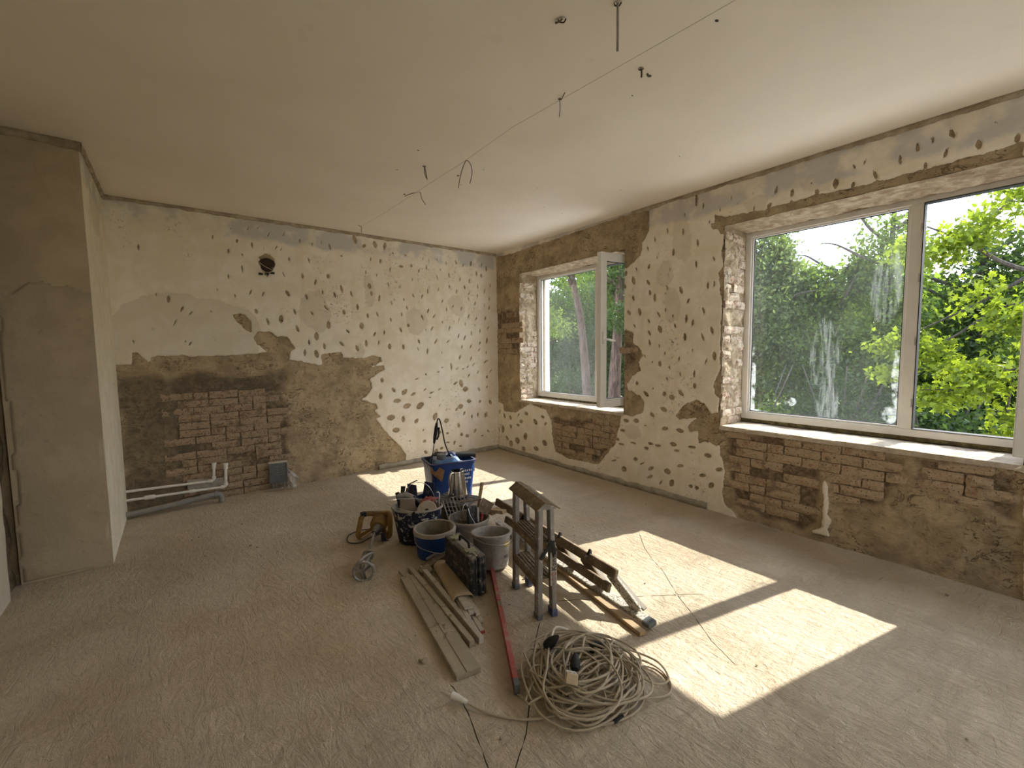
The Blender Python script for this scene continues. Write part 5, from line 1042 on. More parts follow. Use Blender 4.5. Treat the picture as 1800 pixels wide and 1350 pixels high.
# ---- hard case standing on edge
cs_ = thing('tool_case', (1.335, 2.18, 0), 'black paint-spotted tool case with handle and olive latches, standing on edge', 'case')
cs_.rotation_euler = (0, 0, math.radians(83.2))      # local x along its length, local y = towards the left/front
Lc, Tc, Hc = .405, .116, .250
MB().box(0, Lc, -Tc*.48, -.001, 0, Hc).build('shell', M_black, cs_, bevel=.014, seg=3)
MB().box(0, Lc, -Tc, -Tc*.50, 0, Hc).build('shell', M_black, cs_, bevel=.014, seg=3)
for k in range(4):
    MB().box(-.004, .003, -Tc+.018+k*.024, -Tc+.028+k*.024, .02, Hc-.015).build('rib', M_black, cs_, bevel=.002)
MB().box(.02, Lc-.02, -Tc*.50-.006, -Tc*.50+.008, Hc-.004, Hc+.004).build('top_seam', M_rimwhite, cs_)
for x in (.065, .285):
    l = MB().box(x, x+.060, -Tc*.75, -Tc*.25, Hc-.002, Hc+.010).build('latch', M_green, cs_, bevel=.003)
    MB().box(x+.012, x+.048, -Tc*.35, -Tc*.12, Hc+.006, Hc+.014).build('clip', M_green, l, bevel=.002)
m = MB().tube(catmull([(.125, -Tc*.5, Hc-.002), (.128, -Tc*.5, Hc+.030), (.150, -Tc*.5, Hc+.040), (.245, -Tc*.5, Hc+.040), (.267, -Tc*.5, Hc+.030), (.270, -Tc*.5, Hc-.002)], 5), .0085, 10); m.build('handle', M_blackp, cs_, True)
m = MB().box(.120, .275, -Tc*.72, -Tc*.28, Hc-.003, Hc+.003); m.build('handle_plate', M_rimwhite, cs_)
m = MB().box(.07, .33, -.0015, .0015, .06, .19); m.build('side_panel', M_black, cs_, bevel=.001)

# ---- grey box with the kettle
gx = thing('equipment_box', (1.925, 3.30, 0), 'dusty grey ribbed box with reddish end, kettle standing on it', 'box'); gx.rotation_euler = (0, 0, math.radians(-62))
MB().box(-.20, .155, -.13, .13, 0, .155).build('body', dusty('box_grey', (.06, .06, .062), (.22, .19, .15), .5, 14, updust=.5), gx, bevel=.012)
lid = MB().box(-.205, .16, -.135, .135, .155, .198).build('lid', dusty('lid_grey', (.08, .08, .08), (.20, .175, .14), .4, 14, updust=.15), gx, bevel=.012)
for k in range(4): MB().box(-.17, .14, -.09+.05*k, -.075+.05*k, .196, .203).build('rib', M_alu, lid, bevel=.002)
MB().box(.152, .205, -.12, .12, .03, .190).build('end_cap', dusty('end_red', (.17, .05, .05), DUST, .5), gx, bevel=.02, seg=3)
MB().box(-.06, .06, -.142, -.128, .10, .165).build('latch', M_blackp, gx, bevel=.003)

kt = thing('kettle', (1.93, 3.325, .203), 'tapered stainless steel kettle with looped handle on the grey box', 'kettle'); kt.scale = (1.14, 1.14, 1.1)
ka = math.radians(-150)
MB().lathe([(0, .004), (.070, .002), (.075, .010), (.073, .03), (.062, .12), (.052, .195), (.049, .215), (.046, .217), (.046, .21), (.05, .19), (.070, .03), (0, .02)], 40).build('body', M_inox, kt, True)
MB().lathe([(0, 0), (.073, 0), (.0755, .004), (.0755, .012), (.073, .014)], 40).build('base', M_blackp, kt, True)
o = MB().prism([(-.016, 0), (.016, 0), (.002, .045), (-.002, .045)], (.036, 0, .178), (.066, 0, .172)).build('spout', M_inox, kt, bevel=.003); o.rotation_euler = (0, 0, math.radians(25))
hp = catmull([(.05, 0, .205), (.085, 0, .212), (.098, 0, .18), (.096, 0, .11), (.088, 0, .05), (.068, 0, .03)], 6)
o = MB().tube(hp, [.009]*len(hp), 10).build('handle', M_inox, kt, True); o.rotation_euler = (0, 0, math.radians(205))
o = MB().tube([(p.x-.004, 0, p.z) for p in hp[6:-6]], [.0085]*(len(hp)-12), 10).build('grip', M_blackp, kt, True); o.rotation_euler = (0, 0, math.radians(205))

# ---- blue tub with a sprayer in it
tu = thing('blue_tub', (2.13, 3.84, 0), 'big blue square tub with white print, holding a canister, behind the kettle', 'tub'); tu.rotation_euler = (0, 0, math.radians(-11)); tu.scale = (1.1, 1.05, 1.04)
def rrect(hx, hy, r, n=6):
    o = []
    for cx, cyy, a in ((hx-r, hy-r, 0), (-hx+r, hy-r, 90), (-hx+r, -hy+r, 180), (hx-r, -hy+r, 270)):
        for k in range(n+1):
            q = math.radians(a+90*k/n); o.append((cx+r*math.cos(q), cyy+r*math.sin(q)))
    return o
def shell(levels, r, cap=True):
    m = MB(); rings = []
    for hx, hy, z in levels: rings.append([(x, y, z) for x, y in rrect(hx, hy, r)])
    n = len(rings[0]); v = [q for R_ in rings for q in R_]
    f = [(i*n+k, i*n+(k+1) % n, (i+1)*n+(k+1) % n, (i+1)*n+k) for i in range(len(rings)-1) for k in range(n)]
    if cap: f.append(tuple(range(n-1, -1, -1)))
    return m.add(v, f)
shell([(.165, .135, 0), (.175, .145, .01), (.205, .165, .40)], .04).build('body', M_blue, tu, True)
shell([(.17, .14, .012), (.199, .159, .40)], .038).build('inside', M_bluedark, tu, True)
shell([(.198, .158, .398), (.200, .160, .406), (.216, .176, .404), (.216, .176, .388), (.205, .165, .386)], .042, False).build('rim', M_bluedark, tu, True)
for k, (w_, z_) in enumerate(((.10, .30), (.07, .265), (.09, .225), (.05, .19))):
    m = MB()
    for j in range(5): m.box(.085+w_*j/5*.9, .085+w_*(j+.55)/5*.9, -.157-.005*(z_-.2)*8, -.150, z_, z_+.016+.004*((j+k) % 2))
    m.build('white_print', M_ink_white, tu)
MB().tube(catmull([(.21, -.02, .39), (.225, -.05, .33), (.215, -.08, .27)], 6), .009, 8).build('strap', M_blackp, tu, True)
cn = thing('canister', (2.095, 3.855, .19), 'bright blue canister with grey screw cap inside the blue tub', 'canister'); cn.rotation_euler = (0, 0, math.radians(-11)); cn.scale = (1, .85, 1)
shell([(.13, .11, 0), (.14, .12, .02), (.14, .12, .215), (.12, .10, .245), (.05, .05, .256)], .045).build('body', dusty('canister_blue', (.05, .16, .33), DUST, .15, 8, .35, updust=.45), cn, True)
MB().lathe([(0, .03), (.040, .028), (.046, .020), (.047, -.02), (.040, -.025)], 28, (-.05, -.06, .265)).build('cap', dusty('cap_grey', (.13, .13, .135), DUST, .3, updust=.5), cn, True)
MB().tube(catmull([(.02, -.02, .25), (.06, -.01, .285), (.11, .0, .245)], 6), .012, 10).build('handle', M_blue, cn, True)
sw_ = thing('spray_lance', (2.0, 3.9, .3), 'black hose arching high over the blue tub with trigger handle', 'sprayer')
OS = Vector((2.0, 3.9, .3)); SV = lambda *p: Vector(p)-OS
MB().tube([SV(1.930, 3.84, .34), SV(1.948, 3.835, .46), SV(1.966, 3.82, .61)], .0045, 8).build('lance', M_blackp, sw_, True)
MB().tube([SV(1.964, 3.82, .60), SV(1.972, 3.815, .66), SV(1.985, 3.81, .75), SV(1.990, 3.805, .80)], [.010, .017, .017, .011], 10).build('trigger_handle', M_blackp, sw_, True)
MB().tube([SV(1.990, 3.81, .635), SV(2.002, 3.80, .67), SV(2.010, 3.80, .755)], [.008, .010, .011], 8).build('trigger', M_blackp, sw_, True)
MB().tube(catmull([SV(1.990, 3.805, .79), SV(2.000, 3.80, .838), SV(2.022, 3.80, .825), SV(2.045, 3.80, .73), SV(2.075, 3.80, .58), SV(2.13, 3.80, .45), SV(2.16, 3.79, .42)], 8), .0065, 8).build('hose', M_blackp, sw_, True)
MB().tube([SV(2.14, 3.79, .432), SV(2.25, 3.74, .385), SV(2.262, 3.73, .36)], .005, 8).build('spray_tube', M_steelw, sw_, True)
cdb = MB(); cdb.add([(0, 0, 0), (.115, -.02, -.08), (.085, -.03, -.185), (.0, -.022, -.11), (-.02, -.012, -.09)], [(0, 4, 3, 2, 1)])
cb = cdb.build('cardboard_scrap', M_card, None, solid=0.004); cb.location = (1.895, 3.735, .435); cb.rotation_euler = (0, 0, math.radians(-20)); tag(cb, 'torn brown cardboard scrap draped over the corner of the blue tub', 'cardboard')
bt = MB().lathe([(.020, 0), (.030, 0), (.030, .20), (.020, .20), (.020, 0)], 24, axis='x').build('black_tube', M_blackp, None, True); bt.location = (2.23, 3.86, .437); bt.rotation_euler = (0, 0.05, math.radians(-30)); tag(bt, 'short black plastic tube lying across the tub rim', 'tube')
rg_ = MB().lathe([(0, -.02), (.06, -.018), (.09, 0), (.07, .02), (0, .028)], 22, warp=lambda x, y, z: (x*1.7+.012*math.sin(y*50), y*.75, z+.012*math.sin(x*38)*math.cos(y*44))).build('dark_rag', M_blackp, None, True); rg_.location = (2.16, 4.0, .425); tag(rg_, 'crumpled black rag over the back rim of the blue tub', 'rag')

# ---- cut dark blue jerrycan behind the splashed bucket
jc = thing('cut_jerrycan', (1.685, 3.55, 0), 'dark blue cut-open plastic container behind the splashed bucket', 'container'); jc.rotation_euler = (0, 0, math.radians(18))
o = MB()
o.box(-.10, .10, -.075, .075, 0, .006); o.box(-.10, .10, .069, .075, 0, .19); o.box(-.10, .10, -.075, -.069, 0, .16)
o.build('body', M_bluedark, jc, bevel=.002)
m = MB(); m.bar((-.085, 0, 0), (-.10, .01, .335), .15, .006, (1, 0, 0), .11); m.build('flap', M_bluedark, jc)
m = MB(); m.bar((.05, 0, 0), (.115, .01, .30), .15, .006, (1, 0, 0), .12); m.build('flap', M_bluedark, jc)
m = MB(); m.bar((-.10, .04, .335), (.0, .05, .340), .012, .006); m.build('edge_strip', M_blackp, jc)

# ---- mixing drill
mx = thing('mixing_drill', (1.235, 3.42, 0), 'dirty yellow two-handled mixing drill lying with whisk toward the viewer', 'drill')
MX = lambda r, f, z: Rr*r+Ff*f+Vector((0, 0, z))
MB().tube([MX(.01, .09, .125), MX(.01, .05, .12), MX(.012, -.03, .105), MX(.014, -.06, .098)], [.055, .070, .068, .050], 16).build('motor_body', M_yellow, mx, True)
MB().tube([MX(.014, -.05, .098), MX(.016, -.10, .088), MX(.008, -.125, .082)], [.040, .034, .020], 14).build('gear_case', M_darkmetal, mx, True)
def loop(pts, r): return MB().tube(catmull(pts, 6), r*1.3, 10)
loop([MX(-.04, .05, .172), MX(-.10, .03, .178), MX(-.128, .0, .165), MX(-.138, -.03, .105), MX(-.145, -.05, .045), MX(-.135, -.05, .020), MX(-.09, -.04, .040), MX(-.03, -.02, .075)], .016).build('handle', M_yellow, mx, True)
loop([MX(.04, .05, .172), MX(.08, .03, .178), MX(.100, .0, .16), MX(.107, -.03, .10), MX(.108, -.05, .040), MX(.095, -.05, .022), MX(.065, -.03, .045), MX(.04, -.02, .075)], .016).build('handle', M_yellow, mx, True)
MB().bar(MX(-.13, .03, .184), MX(.09, .03, .184), .034, .026).build('top_bar', M_yellow, mx, bevel=.008)
MB().box(-.02, .02, -.02, .02, 0, .035).build('switch', M_blackp, mx, bevel=.004).location = MX(-.12, .01, .165)
MB().tube([MX(-.02, -.10, .085), MX(-.09, -.14, .045)], [.007, .008], 8).build('side_rod', M_wood, mx, True)
MB().tube([MX(.07, -.10, .07), MX(.08, -.12, .012)], [.017, .020], 10).build('foot_knob', M_blackp, mx, True)
# shaft and whisk run towards the camera-left, down to the floor
h0 = MX(.008, -.12, .082); dirw = Vector((-.285, -.56, -.022)).normalized(); sh1 = h0+dirw*.33
MB().tube([h0, h0+dirw*.12, sh1], [.008, .007, .007], 8).build('shaft', M_alu, mx, True)
w0 = sh1; w1 = sh1+dirw*.25
q = dirw.to_track_quat('Z', 'Y')
def ringpts(c, r, n=28): return [c+q @ Vector((r*math.cos(2*PI*k/n), r*math.sin(2*PI*k/n), 0)) for k in range(n)]
MB().tube(ringpts(w1, .064), .010, 8, closed=True).build('whisk_ring', M_alu, mx, True)
MB().tube(ringpts(w0+dirw*.03, .034), .009, 8, closed=True).build('whisk_ring', M_alu, mx, True)
MB().tube([w0, w1], [.018, .012], 12).build('whisk_core', M_alu, mx, True)
for k in range(3):
    a = k*2*PI/3+.5
    pts = [w0+dirw*(.03+.22*s/10)+q @ Vector(((.030+.033*s/10)*math.cos(a+s*.23), (.030+.033*s/10)*math.sin(a+s*.23), 0)) for s in range(11)]
    MB().tube(pts, [.010]*11, 7).build('whisk_blade', M_alu, mx, True)
    MB().bar(w1, w1+q @ Vector((0.060*math.cos(a+2.3), 0.060*math.sin(a+2.3), 0)), .014, .004, dirw).build('whisk_spoke', M_darkmetal, mx)
cbp = [MX(.05, .02, .07), MX(.06, -.09, .065), MX(-.02, -.14, .05), MX(-.10, -.14, .010), MX(-.20, -.12, .006), MX(-.245, .0, .006), MX(-.20, .10, .006), MX(-.10, .11, .02), MX(-.03, .06, .10)]
MB().tube(catmull(cbp, 8), .0042, 7).build('cable', M_blackp, mx, True)

# ---- boards, edging bundle and level
def board(name, a, b, w, h, mat, label, cat, z=0, tilt=None, ridge=False):
    a = Vector(a); b = Vector(b); c = (a+b)/2; T = thing(name, (c.x, c.y, z), label, cat)
    d = (b-a); L_ = d.length; T.rotation_euler = (0, 0, math.atan2(d.y, d.x))
    if tilt: T.rotation_euler = (tilt[0], tilt[1], math.atan2(d.y, d.x))
    MB().box(-L_/2, L_/2, -w/2, w/2, 0, h).build('plank', mat, T, bevel=.002)
    if ridge:
        MB().box(-L_/2, L_/2, -w*.06, w*.03, h, h+.003).build('ridge', mat, T)
        MB().box(-L_/2-.001, -L_/2+.02, -w*.46, w*.46, .003, h-.003).build('end_plug', M_darkmetal, T)
    return T
board('straightedge', (1.1515, 2.638), (.9925, 1.646), .122, .026, M_board, 'widest dusty straightedge board with ridge, nearest the viewer among the boards', 'board', ridge=True)
board('batten', (1.195, 2.725), (1.115, 1.81), .030, .034, M_board, 'narrow batten lying tight against the widest board', 'board')
board('batten', (1.150, 2.76), (1.09, 1.90), .045, .014, M_board, 'flat short board half hidden between widest board and narrow batten', 'board')
board('batten', (1.262, 2.69), (1.165, 1.80), .028, .036, M_strips, 'slim pale batten between the paper-wrapped bundle and narrow batten', 'board')
bd = thing('edging_bundle', (1.30, 2.27, 0), 'bundle of white edging strips half wrapped in brown paper beside the case', 'bundle'); bd.rotation_euler = (0, 0, math.atan2(-.70, -.165))
Wx = lambda x, y, z: (x, y, z)
m = MB(); m.lathe([(.060, -.36), (.063, -.30), (.061, -.15), (.064, 0.0), (.062, .08), (.066, .125)], 26, axis='x', sx=1.0, sy=.52, warp=lambda x, y, z: (x+.003*math.sin(z*60+y*40), max(y, -.028)+.0035*math.sin(z*45+x*70), z+.012*math.sin(x*50) if z > .1 else z))
m.build('paper_wrap', M_paper, bd, True, solid=.002).location = (0, 0, .031)
ex = [(.36, -.040, .004, .020, .012), (.40, -.018, .003, .024, .014), (.415, .010, .003, .024, .014), (.33, .034, .004, .022, .014), (.31, -.030, .022, .026, .016), (.27, .000, .024, .030, .018), (.29, .030, .022, .024, .016), (.24, -.008, .043, .050, .010)]
for k, (xe, y, z, w_, h_) in enumerate(ex):
    st_ = MB().box(-.34, xe, y-w_/2, y+w_/2, z, z+h_).build('edging_strip', M_strips, bd, bevel=.0015)
    if k in (1, 2): MB().box(xe-.002, xe+.004, y-w_/2, y+w_/2, z, z+h_).build('red_end', M_red, st_)
lvv = thing('spirit_level', (1.365, 1.90, 0), 'long worn red spirit level on the floor between boards and ladder', 'level')
dlv = Vector((-.53, -.955, 0)); lvv.rotation_euler = (0, 0, math.atan2(dlv.y, dlv.x))
MB().box(-.545, -.115, -.012, .012, .002, .050).build('beam', M_red, lvv, bevel=.002)
MB().box(-.060, .505, -.012, .012, .002, .050).build('beam', M_red, lvv, bevel=.002)
MB().box(-.115, -.060, -.011, .011, .002, .046).build('vial_window', dusty('vial', (.12, .12, .05), DUST, .4), lvv, bevel=.002)
MB().box(.505, .548, -.0125, .0125, .001, .051).build('end_cap', M_greypl, lvv, bevel=.003)
MB().box(-.55, -.545, -.0125, .0125, .001, .051).build('end_cap', M_greypl, lvv, bevel=.002)
wb = thing('mortar_board', (1.37, 2.68, 0), 'grey mortar-caked wooden block at the foot of the blue bucket', 'block'); wb.rotation_euler = (0, 0, math.radians(12))
MB().bar((-.10, 0, .02), (.12, .02, .045), .07, .04).build('block', M_wood_dirty, wb, bevel=.006)
MB().bar((-.06, .03, .062), (.12, .045, .072), .018, .014).build('pale_edge', M_alu, wb, bevel=.003)
MB().lathe([(0, 0), (.045, .0), (.05, .02), (.03, .04), (0, .045)], 14, (-.10, -.01, 0), warp=lambda x, y, z: (x+.006*math.sin(y*90), y, z+.004*math.sin(x*80))).build('mortar_lump', M_mortar_in, wb, True)

# ---- the heap of cable
cbk = thing('cable_heap', (1.395, 1.30, 0), 'tangled heap of beige extension cable nearest the viewer on the floor', 'cable')
rc = random.Random(12); pts = []
NL = 34
for k in range(NL):
    big = rc.random() < .62
    rad = rc.uniform(.19, .285) if big else rc.uniform(.09, .17); ex_ = rc.uniform(.55, 1.0) if big else rc.uniform(.6, 1); th = rc.uniform(0, PI)
    far = .035 if big else .15
    ca, cr_ = rc.uniform(0, 2*PI), rc.uniform(0, far); cxk = cr_*math.cos(ca)*1.1; cyk = cr_*math.sin(ca)
    tx, ty = rc.uniform(-.28, .28), rc.uniform(-.28, .28); zc = .015+.10*(k/NL)*rc.uniform(.6, 1.15); ph = rc.uniform(0, 6.28); w1_ = rc.uniform(.0, .03)
    nstep = 13 if big else 9; turn = rc.choice((1, 1, 1, -1))
    for s in range(nstep):
        a = turn*2*PI*s/nstep
        r_ = rad+w1_*math.sin(3*a+ph)
        x = r_*math.cos(a); y = r_*ex_*math.sin(a)
        X_ = cxk+x*math.cos(th)-y*math.sin(th); Y_ = cyk+x*math.sin(th)+y*math.cos(th)
        rr = math.hypot(X_, Y_); dome = max(0.10, 1-(rr/.33)**2*.8)
        z = (zc+.5*(X_*tx+Y_*ty))*dome+.016*math.sin(2*a+ph)*dome+.012
        pts.append(Vector((X_*1.05, Y_*1.0, max(.006, z))))
cp = catmull(pts, 3)
cp = [Vector((p.x, p.y, max(.0055, p.z))) for p in cp]
MB().tube(cp, .0048, 7).build('cord', M_cable, cbk, True)
OC = Vector((1.41, 1.285, 0))
def loose(pts, r=.0048):
    c_ = catmull([Vector(p)-OC for p in pts], 7); return MB().tube([Vector((p.x, p.y, max(.005, p.z))) for p in c_], r, 7)
loose([(1.30, 1.32, .05), (1.20, 1.22, .02), (1.13, 1.24, .006), (1.04, 1.30, .006), (.96, 1.40, .006), (.925, 1.475, .010), (.912, 1.50, .016)]).build('tail', M_cable, cbk, True)
loose([(1.50, 1.05, .02), (1.62, 1.00, .006), (1.70, 1.04, .006), (1.73, 1.14, .006), (1.66, 1.22, .03), (1.55, 1.22, .06)]).build('loop', M_cable, cbk, True)
loose([(1.28, 1.20, .04), (1.26, 1.10, .006), (1.34, 1.05, .006), (1.45, 1.03, .006), (1.54, 1.06, .01), (1.60, 1.13, .04)]).build('loop', M_cable, cbk, True)
loose([(1.60, 1.30, .08), (1.70, 1.22, .04), (1.735, 1.12, .03), (1.69, 1.04, .02), (1.61, 1.05, .03), (1.56, 1.14, .06)]).build('loop', M_cable, cbk, True)
loose([(1.18, 1.40, .02), (1.13, 1.36, .006), (1.115, 1.42, .006), (1.10, 1.46, .006)], .003).build('bare_end', M_cable, cbk, True)
loose([(1.36, 1.46, .10), (1.42, 1.49, .14), (1.47, 1.45, .13)]).build('loop', M_white, cbk, True)
pg = MB().tube([Vector((.915, 1.495, .014))-OC, Vector((.895, 1.535, .020))-OC, Vector((.880, 1.560, .022))-OC], [.008, .013, .017], 10).build('plug', M_white, cbk, True)
m = MB()
for s in (-1, 1): m.cyl(Vector((.880+s*.008, 1.560+s*.006, .024))-OC, Vector((.868+s*.008, 1.582+s*.006, .026))-OC, .0025, 8)
m.build('pin', M_steelw, pg)
sk_ = MB().box(-.055, .055, -.024, .024, -.020, .020).build('socket_block', M_white, cbk, bevel=.005)
sk_.location = Vector((1.272, 1.235, .112))-OC; sk_.rotation_euler = (math.radians(10), math.radians(32), math.radians(50))
MB().box(-.056, -.01, -.0245, .0245, -.0205, .0205).build('socket_face', M_cream, sk_, bevel=.004)
for s in (-1, 1): MB().cyl((-.035, s*.009, .019), (-.035, s*.009, .0215), .004, 10).build('socket_hole', M_blackp, sk_)
o = MB().lathe([(0, 0), (.020, 0), (.024, .01), (.024, .04), (.019, .055), (.012, .075), (.006, .085)], 18).build('black_plug', M_blackp, cbk, True); o.location = Vector((1.345, 1.475, .085))-OC; o.rotation_euler = (math.radians(40), math.radians(20), .3)
o = MB().lathe([(0, 0), (.020, 0), (.024, .01), (.024, .04), (.019, .055), (.012, .075), (.006, .085)], 18).build('black_plug', M_blackp, cbk, True); o.location = Vector((1.52, 1.36, .06))-OC; o.rotation_euler = (math.radians(70), math.radians(-20), 1.0)
o = MB().lathe([(0, 0), (.018, 0), (.022, .01), (.022, .035), (.012, .06), (.006, .07)], 18).build('black_plug', M_blackp, cbk, True); o.location = Vector((1.33, 1.27, .10))-OC; o.rotation_euler = (math.radians(60), math.radians(30), 2.0)
MB().tube([Vector((1.33, 1.052, .008))-OC, Vector((1.38, 1.046, .008))-OC], .0075, 8).build('tape_splice', M_blackp, cbk, True)

# ------------------------------------------------------------------ along the far wall
def pipe(label, pts, r, mat, collars=(), name='water_pipe', cat='pipe', caps=()):
    o = Vector(pts[0]); T = thing(name, o, label, cat)
    MB().tube([Vector(p)-o for p in pts], r, 14).build('pipe', mat, T, True)
    for a, b, rr in collars: MB().tube([Vector(a)-o, Vector(b)-o], rr, 16).build('coupling', mat, T, True)
    return T
pipe('upper white water pipe along the brick wall, bending up into the shorter riser', catmull([(-.43, 5.345, .232), (-.1, 5.345, .220), (.15, 5.345, .210)], 3)+catmull([(.215, 5.345, .207), (.240, 5.345, .212), (.248, 5.345, .235), (.256, 5.345, .36)], 4), .0125, M_white,
     [((.20, 5.345, .208), (.236, 5.345, .208), .019), ((.2485, 5.345, .222), (.25, 5.345, .25), .019), ((.2545, 5.345, .335), (.257, 5.345, .375), .020), ((.257, 5.345, .375), (.2575, 5.345, .392), .023)])
pipe('lower white water pipe in front of it, bending up into the second riser', catmull([(-.43, 5.30, .160), (0, 5.30, .148), (.25, 5.30, .139)], 3)+catmull([(.315, 5.30, .137), (.336, 5.30, .142), (.343, 5.30, .165), (.352, 5.30, .35)], 4), .0125, M_white,
     [((.30, 5.30, .138), (.330, 5.30, .138), .019), ((.343, 5.30, .15), (.3445, 5.30, .18), .019), ((.351, 5.30, .32), (.353, 5.30, .36), .020), ((.353, 5.30, .36), (.3535, 5.30, .378), .023), ((-.30, 5.30, .157), (-.22, 5.30, .155), .021), ((.04, 5.30, .147), (.09, 5.30, .145), .018)])
pipe('thick grey drain pipe on the floor under the white pipes', catmull([(-.43, 5.235, .042), (-.1, 5.235, .060), (.15, 5.235, .082)], 3)+catmull([(.22, 5.24, .088), (.27, 5.245, .086), (.295, 5.25, .060), (.298, 5.25, .005)], 4), .027, M_pvc,
     [((-.02, 5.235, .066), (.05, 5.235, .073), .032), ((.12, 5.235, .079), (.19, 5.236, .085), .032), ((.24, 5.242, .089), (.268, 5.245, .088), .033)], 'drain_pipe')
lp = sheet('plaster_patch', lambda s, t_: (.03+.30*s, D-.018+0*s, .150+.10*t_-.03*s), (0, -1, 0), 22, 8, .012, M_rimwhite, 91, wall_back)
# ribbed panel
pn = thing('slotted_panel', (.83, 5.265, 0), 'small grey ribbed plastic panel with slotted lower end leaning on the brick wall', 'panel')
pn.rotation_euler = (math.radians(-9), 0, math.radians(-8))
MB().box(-.095, .085, 0, .012, .085, .30).build('plate', M_greypl, pn, bevel=.006)
for k in range(6): MB().box(-.075+.027*k, -.062+.027*k, 0, .012, .030, .088).build('tooth', M_greypl, pn, bevel=.002)
for k in range(4):
    zz = .185+.028*k
    MB().tube([(-.045+.10*s/8, -.002, zz-.016*math.sin(PI*s/8)) for s in range(9)], .0035, 6).build('rib', plain('grey_rib', (.20, .21, .21), .5), pn, True)
MB().box(-.10, .09, -.006, .014, .298, .322).build('top_edge', M_strips, pn, bevel=.005)
t = NT('clear_film'); tr_ = t.n('ShaderNodeBsdfTransparent'); df = t.n('ShaderNodeBsdfPrincipled'); df.inputs['Base Color'].default_value = (.75, .73, .68, 1); df.inputs['Roughness'].default_value = .25
ms = t.n('ShaderNodeMixShader'); ms.inputs[0].default_value = .38; t.t.links.new(tr_.outputs[0], ms.inputs[1]); t.t.links.new(df.outputs[0], ms.inputs[2]); M_film = t.done(ms.outputs[0])
fm = MB(); fm.grid(lambda u, v: (.082+.035*math.sin(v*5)*u+u*(.10-.075*v), -.012+.03*math.sin(u*9+v*7)+.02*math.sin(v*17), .012+.26*v+.010*math.sin(u*14)), 14, 22); fm.build('plastic_film', M_film, pn, True)

# opened junction box high on the far wall
jb = thing('junction_box', (.828, D-.012, 2.44), 'ragged black junction hole with wire ends high on the far wall', 'junction box')
m = MB(); m.lathe([(0, .02), (.045, .018), (.062, .004), (.066, -.004), (.060, -.004), (.050, .0)], 20, axis='y', c=(.012, -.002, -.0), warp=lambda x, y, z: (x*(1.15+.12*math.sin(y*60)), y*1.1, -z)); m.build('socket_cup', plain('dark_hole_cup', (.05, .035, .022), .95), jb, True)  # shade inside the hole is put into the cup's dark colour
for a, b, c_ in (((-.075, .0, .035), (-.02, -.03, -.02), (.055, -.03, -.055)), ((-.06, 0, .02), (-.045, -.03, -.06), (-.005, -.035, -.115)), ((.05, 0, .0), (.062, -.03, -.05), (.02, -.035, -.10))):
    MB().tube(catmull([a, b, c_], 6), .0035, 6).build('wire', M_cable, jb, True)
for p_ in ((-.055, -.025, -.105), (.055, -.025, -.085), (.0, -.02, -.10)): MB().box(p_[0]-.02, p_[0]+.02, p_[1]-.012, p_[1]+.012, p_[2]-.011, p_[2]+.011).build('terminal', M_blackp, jb, bevel=.004)

# ------------------------------------------------------------------ wire ends on the ceiling
M_wire = plain('old_wire', (.11, .085, .06), .7); M_wire2 = plain('wire_sheath', (.30, .25, .19), .7)
def ceiling_wire(label, paths, r=.0032, hole=None, mat=None):
    o = Vector(paths[0][0]); o.z = H; T = thing('ceiling_wire', o, label, 'wire')
    for p_ in paths: MB().tube(catmull([Vector(q)-o for q in p_], 6), r, 6).build('wire', mat or M_wire, T, True)
    if hole: MB().lathe([(0, 0), (hole*.6, -.0), (hole, .006), (hole*1.15, .008)], 14, warp=lambda x, y, z: (x*(1+.2*math.sin(y*300)), y, -z+.004)).build('socket_hole', plain('hole_dark', (.055, .043, .03), .95), T, True)
ceiling_wire('thick straight wire end hanging from the ceiling, highest in the photo', [[(1.526, 1.243, H), (1.531, 1.247, H-.06), (1.527, 1.243, H-.13), (1.530, 1.246, H-.185)]], .0055, .014, M_wire2)
ceiling_wire('forked pair of wire ends at the middle of the ceiling hairline', [[(1.812, 1.884, H), (1.80, 1.86, H-.02), (1.79, 1.82, H-.005)], [(1.812, 1.884, H), (1.82, 1.89, H-.05), (1.81, 1.885, H-.10)]], .0025, .008)
ceiling_wire('short twisted wire end beside its dark ceiling hole', [[(1.605, 3.163, H), (1.62, 3.17, H-.04), (1.64, 3.19, H-.085)], [(1.605, 3.163, H), (1.61, 3.17, H-.05), (1.63, 3.18, H-.08)]], .003, .012)
ceiling_wire('arched wire loop hanging from the ceiling', [[(1.905, 3.165, H-.10), (1.84, 3.02, H-.06), (1.81, 2.89, H-.003), (1.86, 2.90, H-.02), (1.90, 2.95, H-.06), (1.93, 3.03, H-.10)]], .0028, .008)
ceiling_wire('angled wire bent like a roof nearest the far wall', [[(1.73, 3.814, H-.02), (1.77, 3.76, H-.005), (1.823, 3.695, H), (1.86, 3.74, H-.03), (1.93, 3.80, H-.06)]], .0028, .008)
ceiling_wire('stubby wire end beside a small scar near the window side of the ceiling', [[(1.959, 1.444, H), (1.965, 1.445, H-.02), (1.966, 1.447, H-.04)], [(2.02, 1.45, H-.002), (2.035, 1.455, H-.006), (2.05, 1.45, H-.002)]], .005, .012)
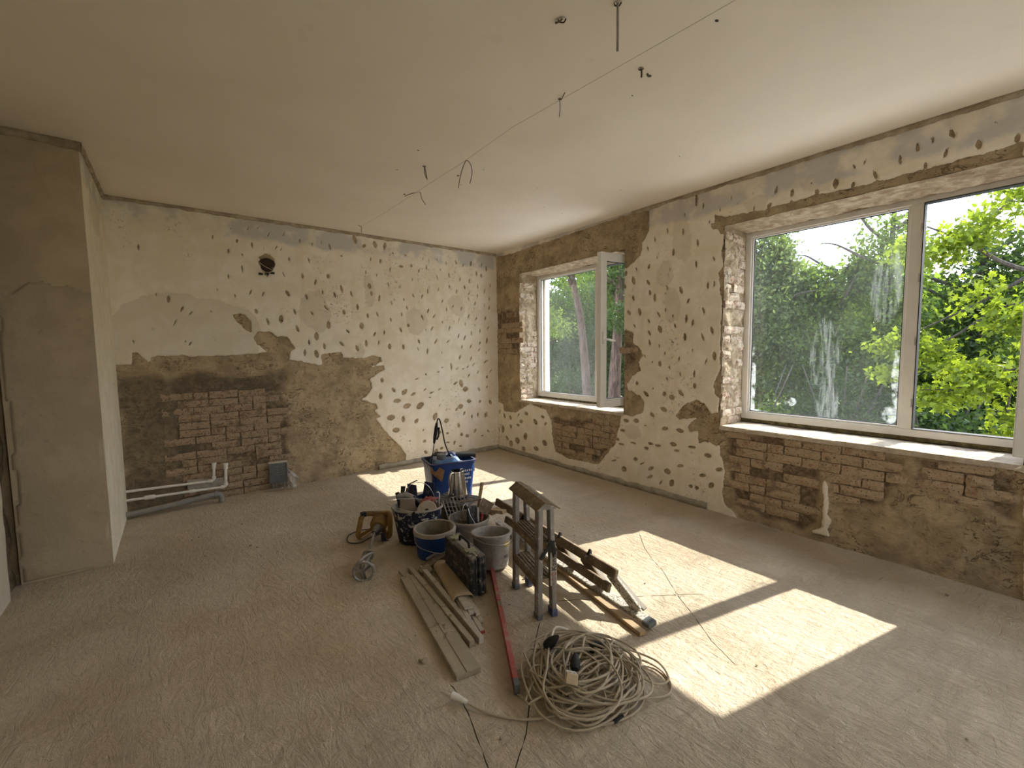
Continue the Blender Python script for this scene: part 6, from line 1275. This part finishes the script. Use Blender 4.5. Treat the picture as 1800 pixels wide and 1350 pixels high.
ceiling_wire('curled dark wire stub in a round ceiling hole', [[(1.405, 1.445, H), (1.39, 1.44, H-.015), (1.38, 1.455, H-.02), (1.39, 1.468, H-.006)]], .004, .016)
ceiling_wire('thin wire lying along the ceiling by the far wall trim', [[(1.71, 5.02, H-.006), (1.76, 5.05, H-.012), (1.78, 5.12, H-.02), (1.82, 5.22, H-.03)]], .0025)
hl = MB().tube([(1.905, .90, H-.0012), (1.84, 1.70, H-.0012), (1.79, 2.30, H-.0012), (1.805, 2.89, H-.0012), (1.79, 4.38, H-.0012), (1.76, 5.10, H-.0012)], .0007, 5).build('ceiling_hairline', plain('hairline', (.50, .44, .36), .9), None); tag(hl, 'hairline thread running along the whole ceiling', 'thread')
for i, (x, y, r) in enumerate(((1.951, 1.048, .010), (1.448, 2.944, .008), (1.461, 3.345, .008), (2.009, 2.95, .006), (2.029, 3.33, .006), (2.61, 3.0, .005), (3.0, 3.35, .006), (2.12, 1.62, .006), (3.25, 2.6, .006), (3.05, 1.9, .006), (3.3, 3.4, .006))):
    o = MB().lathe([(0, .0005), (r*.7, .001), (r, .003), (r*1.1, .0035)], 10, sy=.6, warp=lambda x_, y_, z_: (x_, y_, -.0035+z_*.4)).build('nail_hole', M_ink_black, ce); o.location = (x, y, H+.001)

# ------------------------------------------------------------------ crumbs of mortar on the floor
def crumb_mesh(seed):
    r = random.Random(seed); bm = bmesh.new(); bmesh.ops.create_icosphere(bm, subdivisions=1, radius=1)
    for v_ in bm.verts: v_.co *= r.uniform(.65, 1.15)
    me = bpy.data.meshes.new('mortar_crumb'); bm.to_mesh(me); bm.free(); me.materials.append(M_crumb); return me
cm = [crumb_mesh(k) for k in range(4)]
for i, (x, y, r) in enumerate(CR_SPOTS):
    o = bpy.data.objects.new('mortar_crumb', cm[i % 4]); C.objects.link(o); o.location = (x, y, r*.45); o.scale = (r, r*.8, r*.6); o.rotation_euler = (0, 0, i*1.7)
    tag(o, 'small crumb of dry mortar lying on the dusty floor', 'crumb', 'mortar crumbs scattered on the floor')
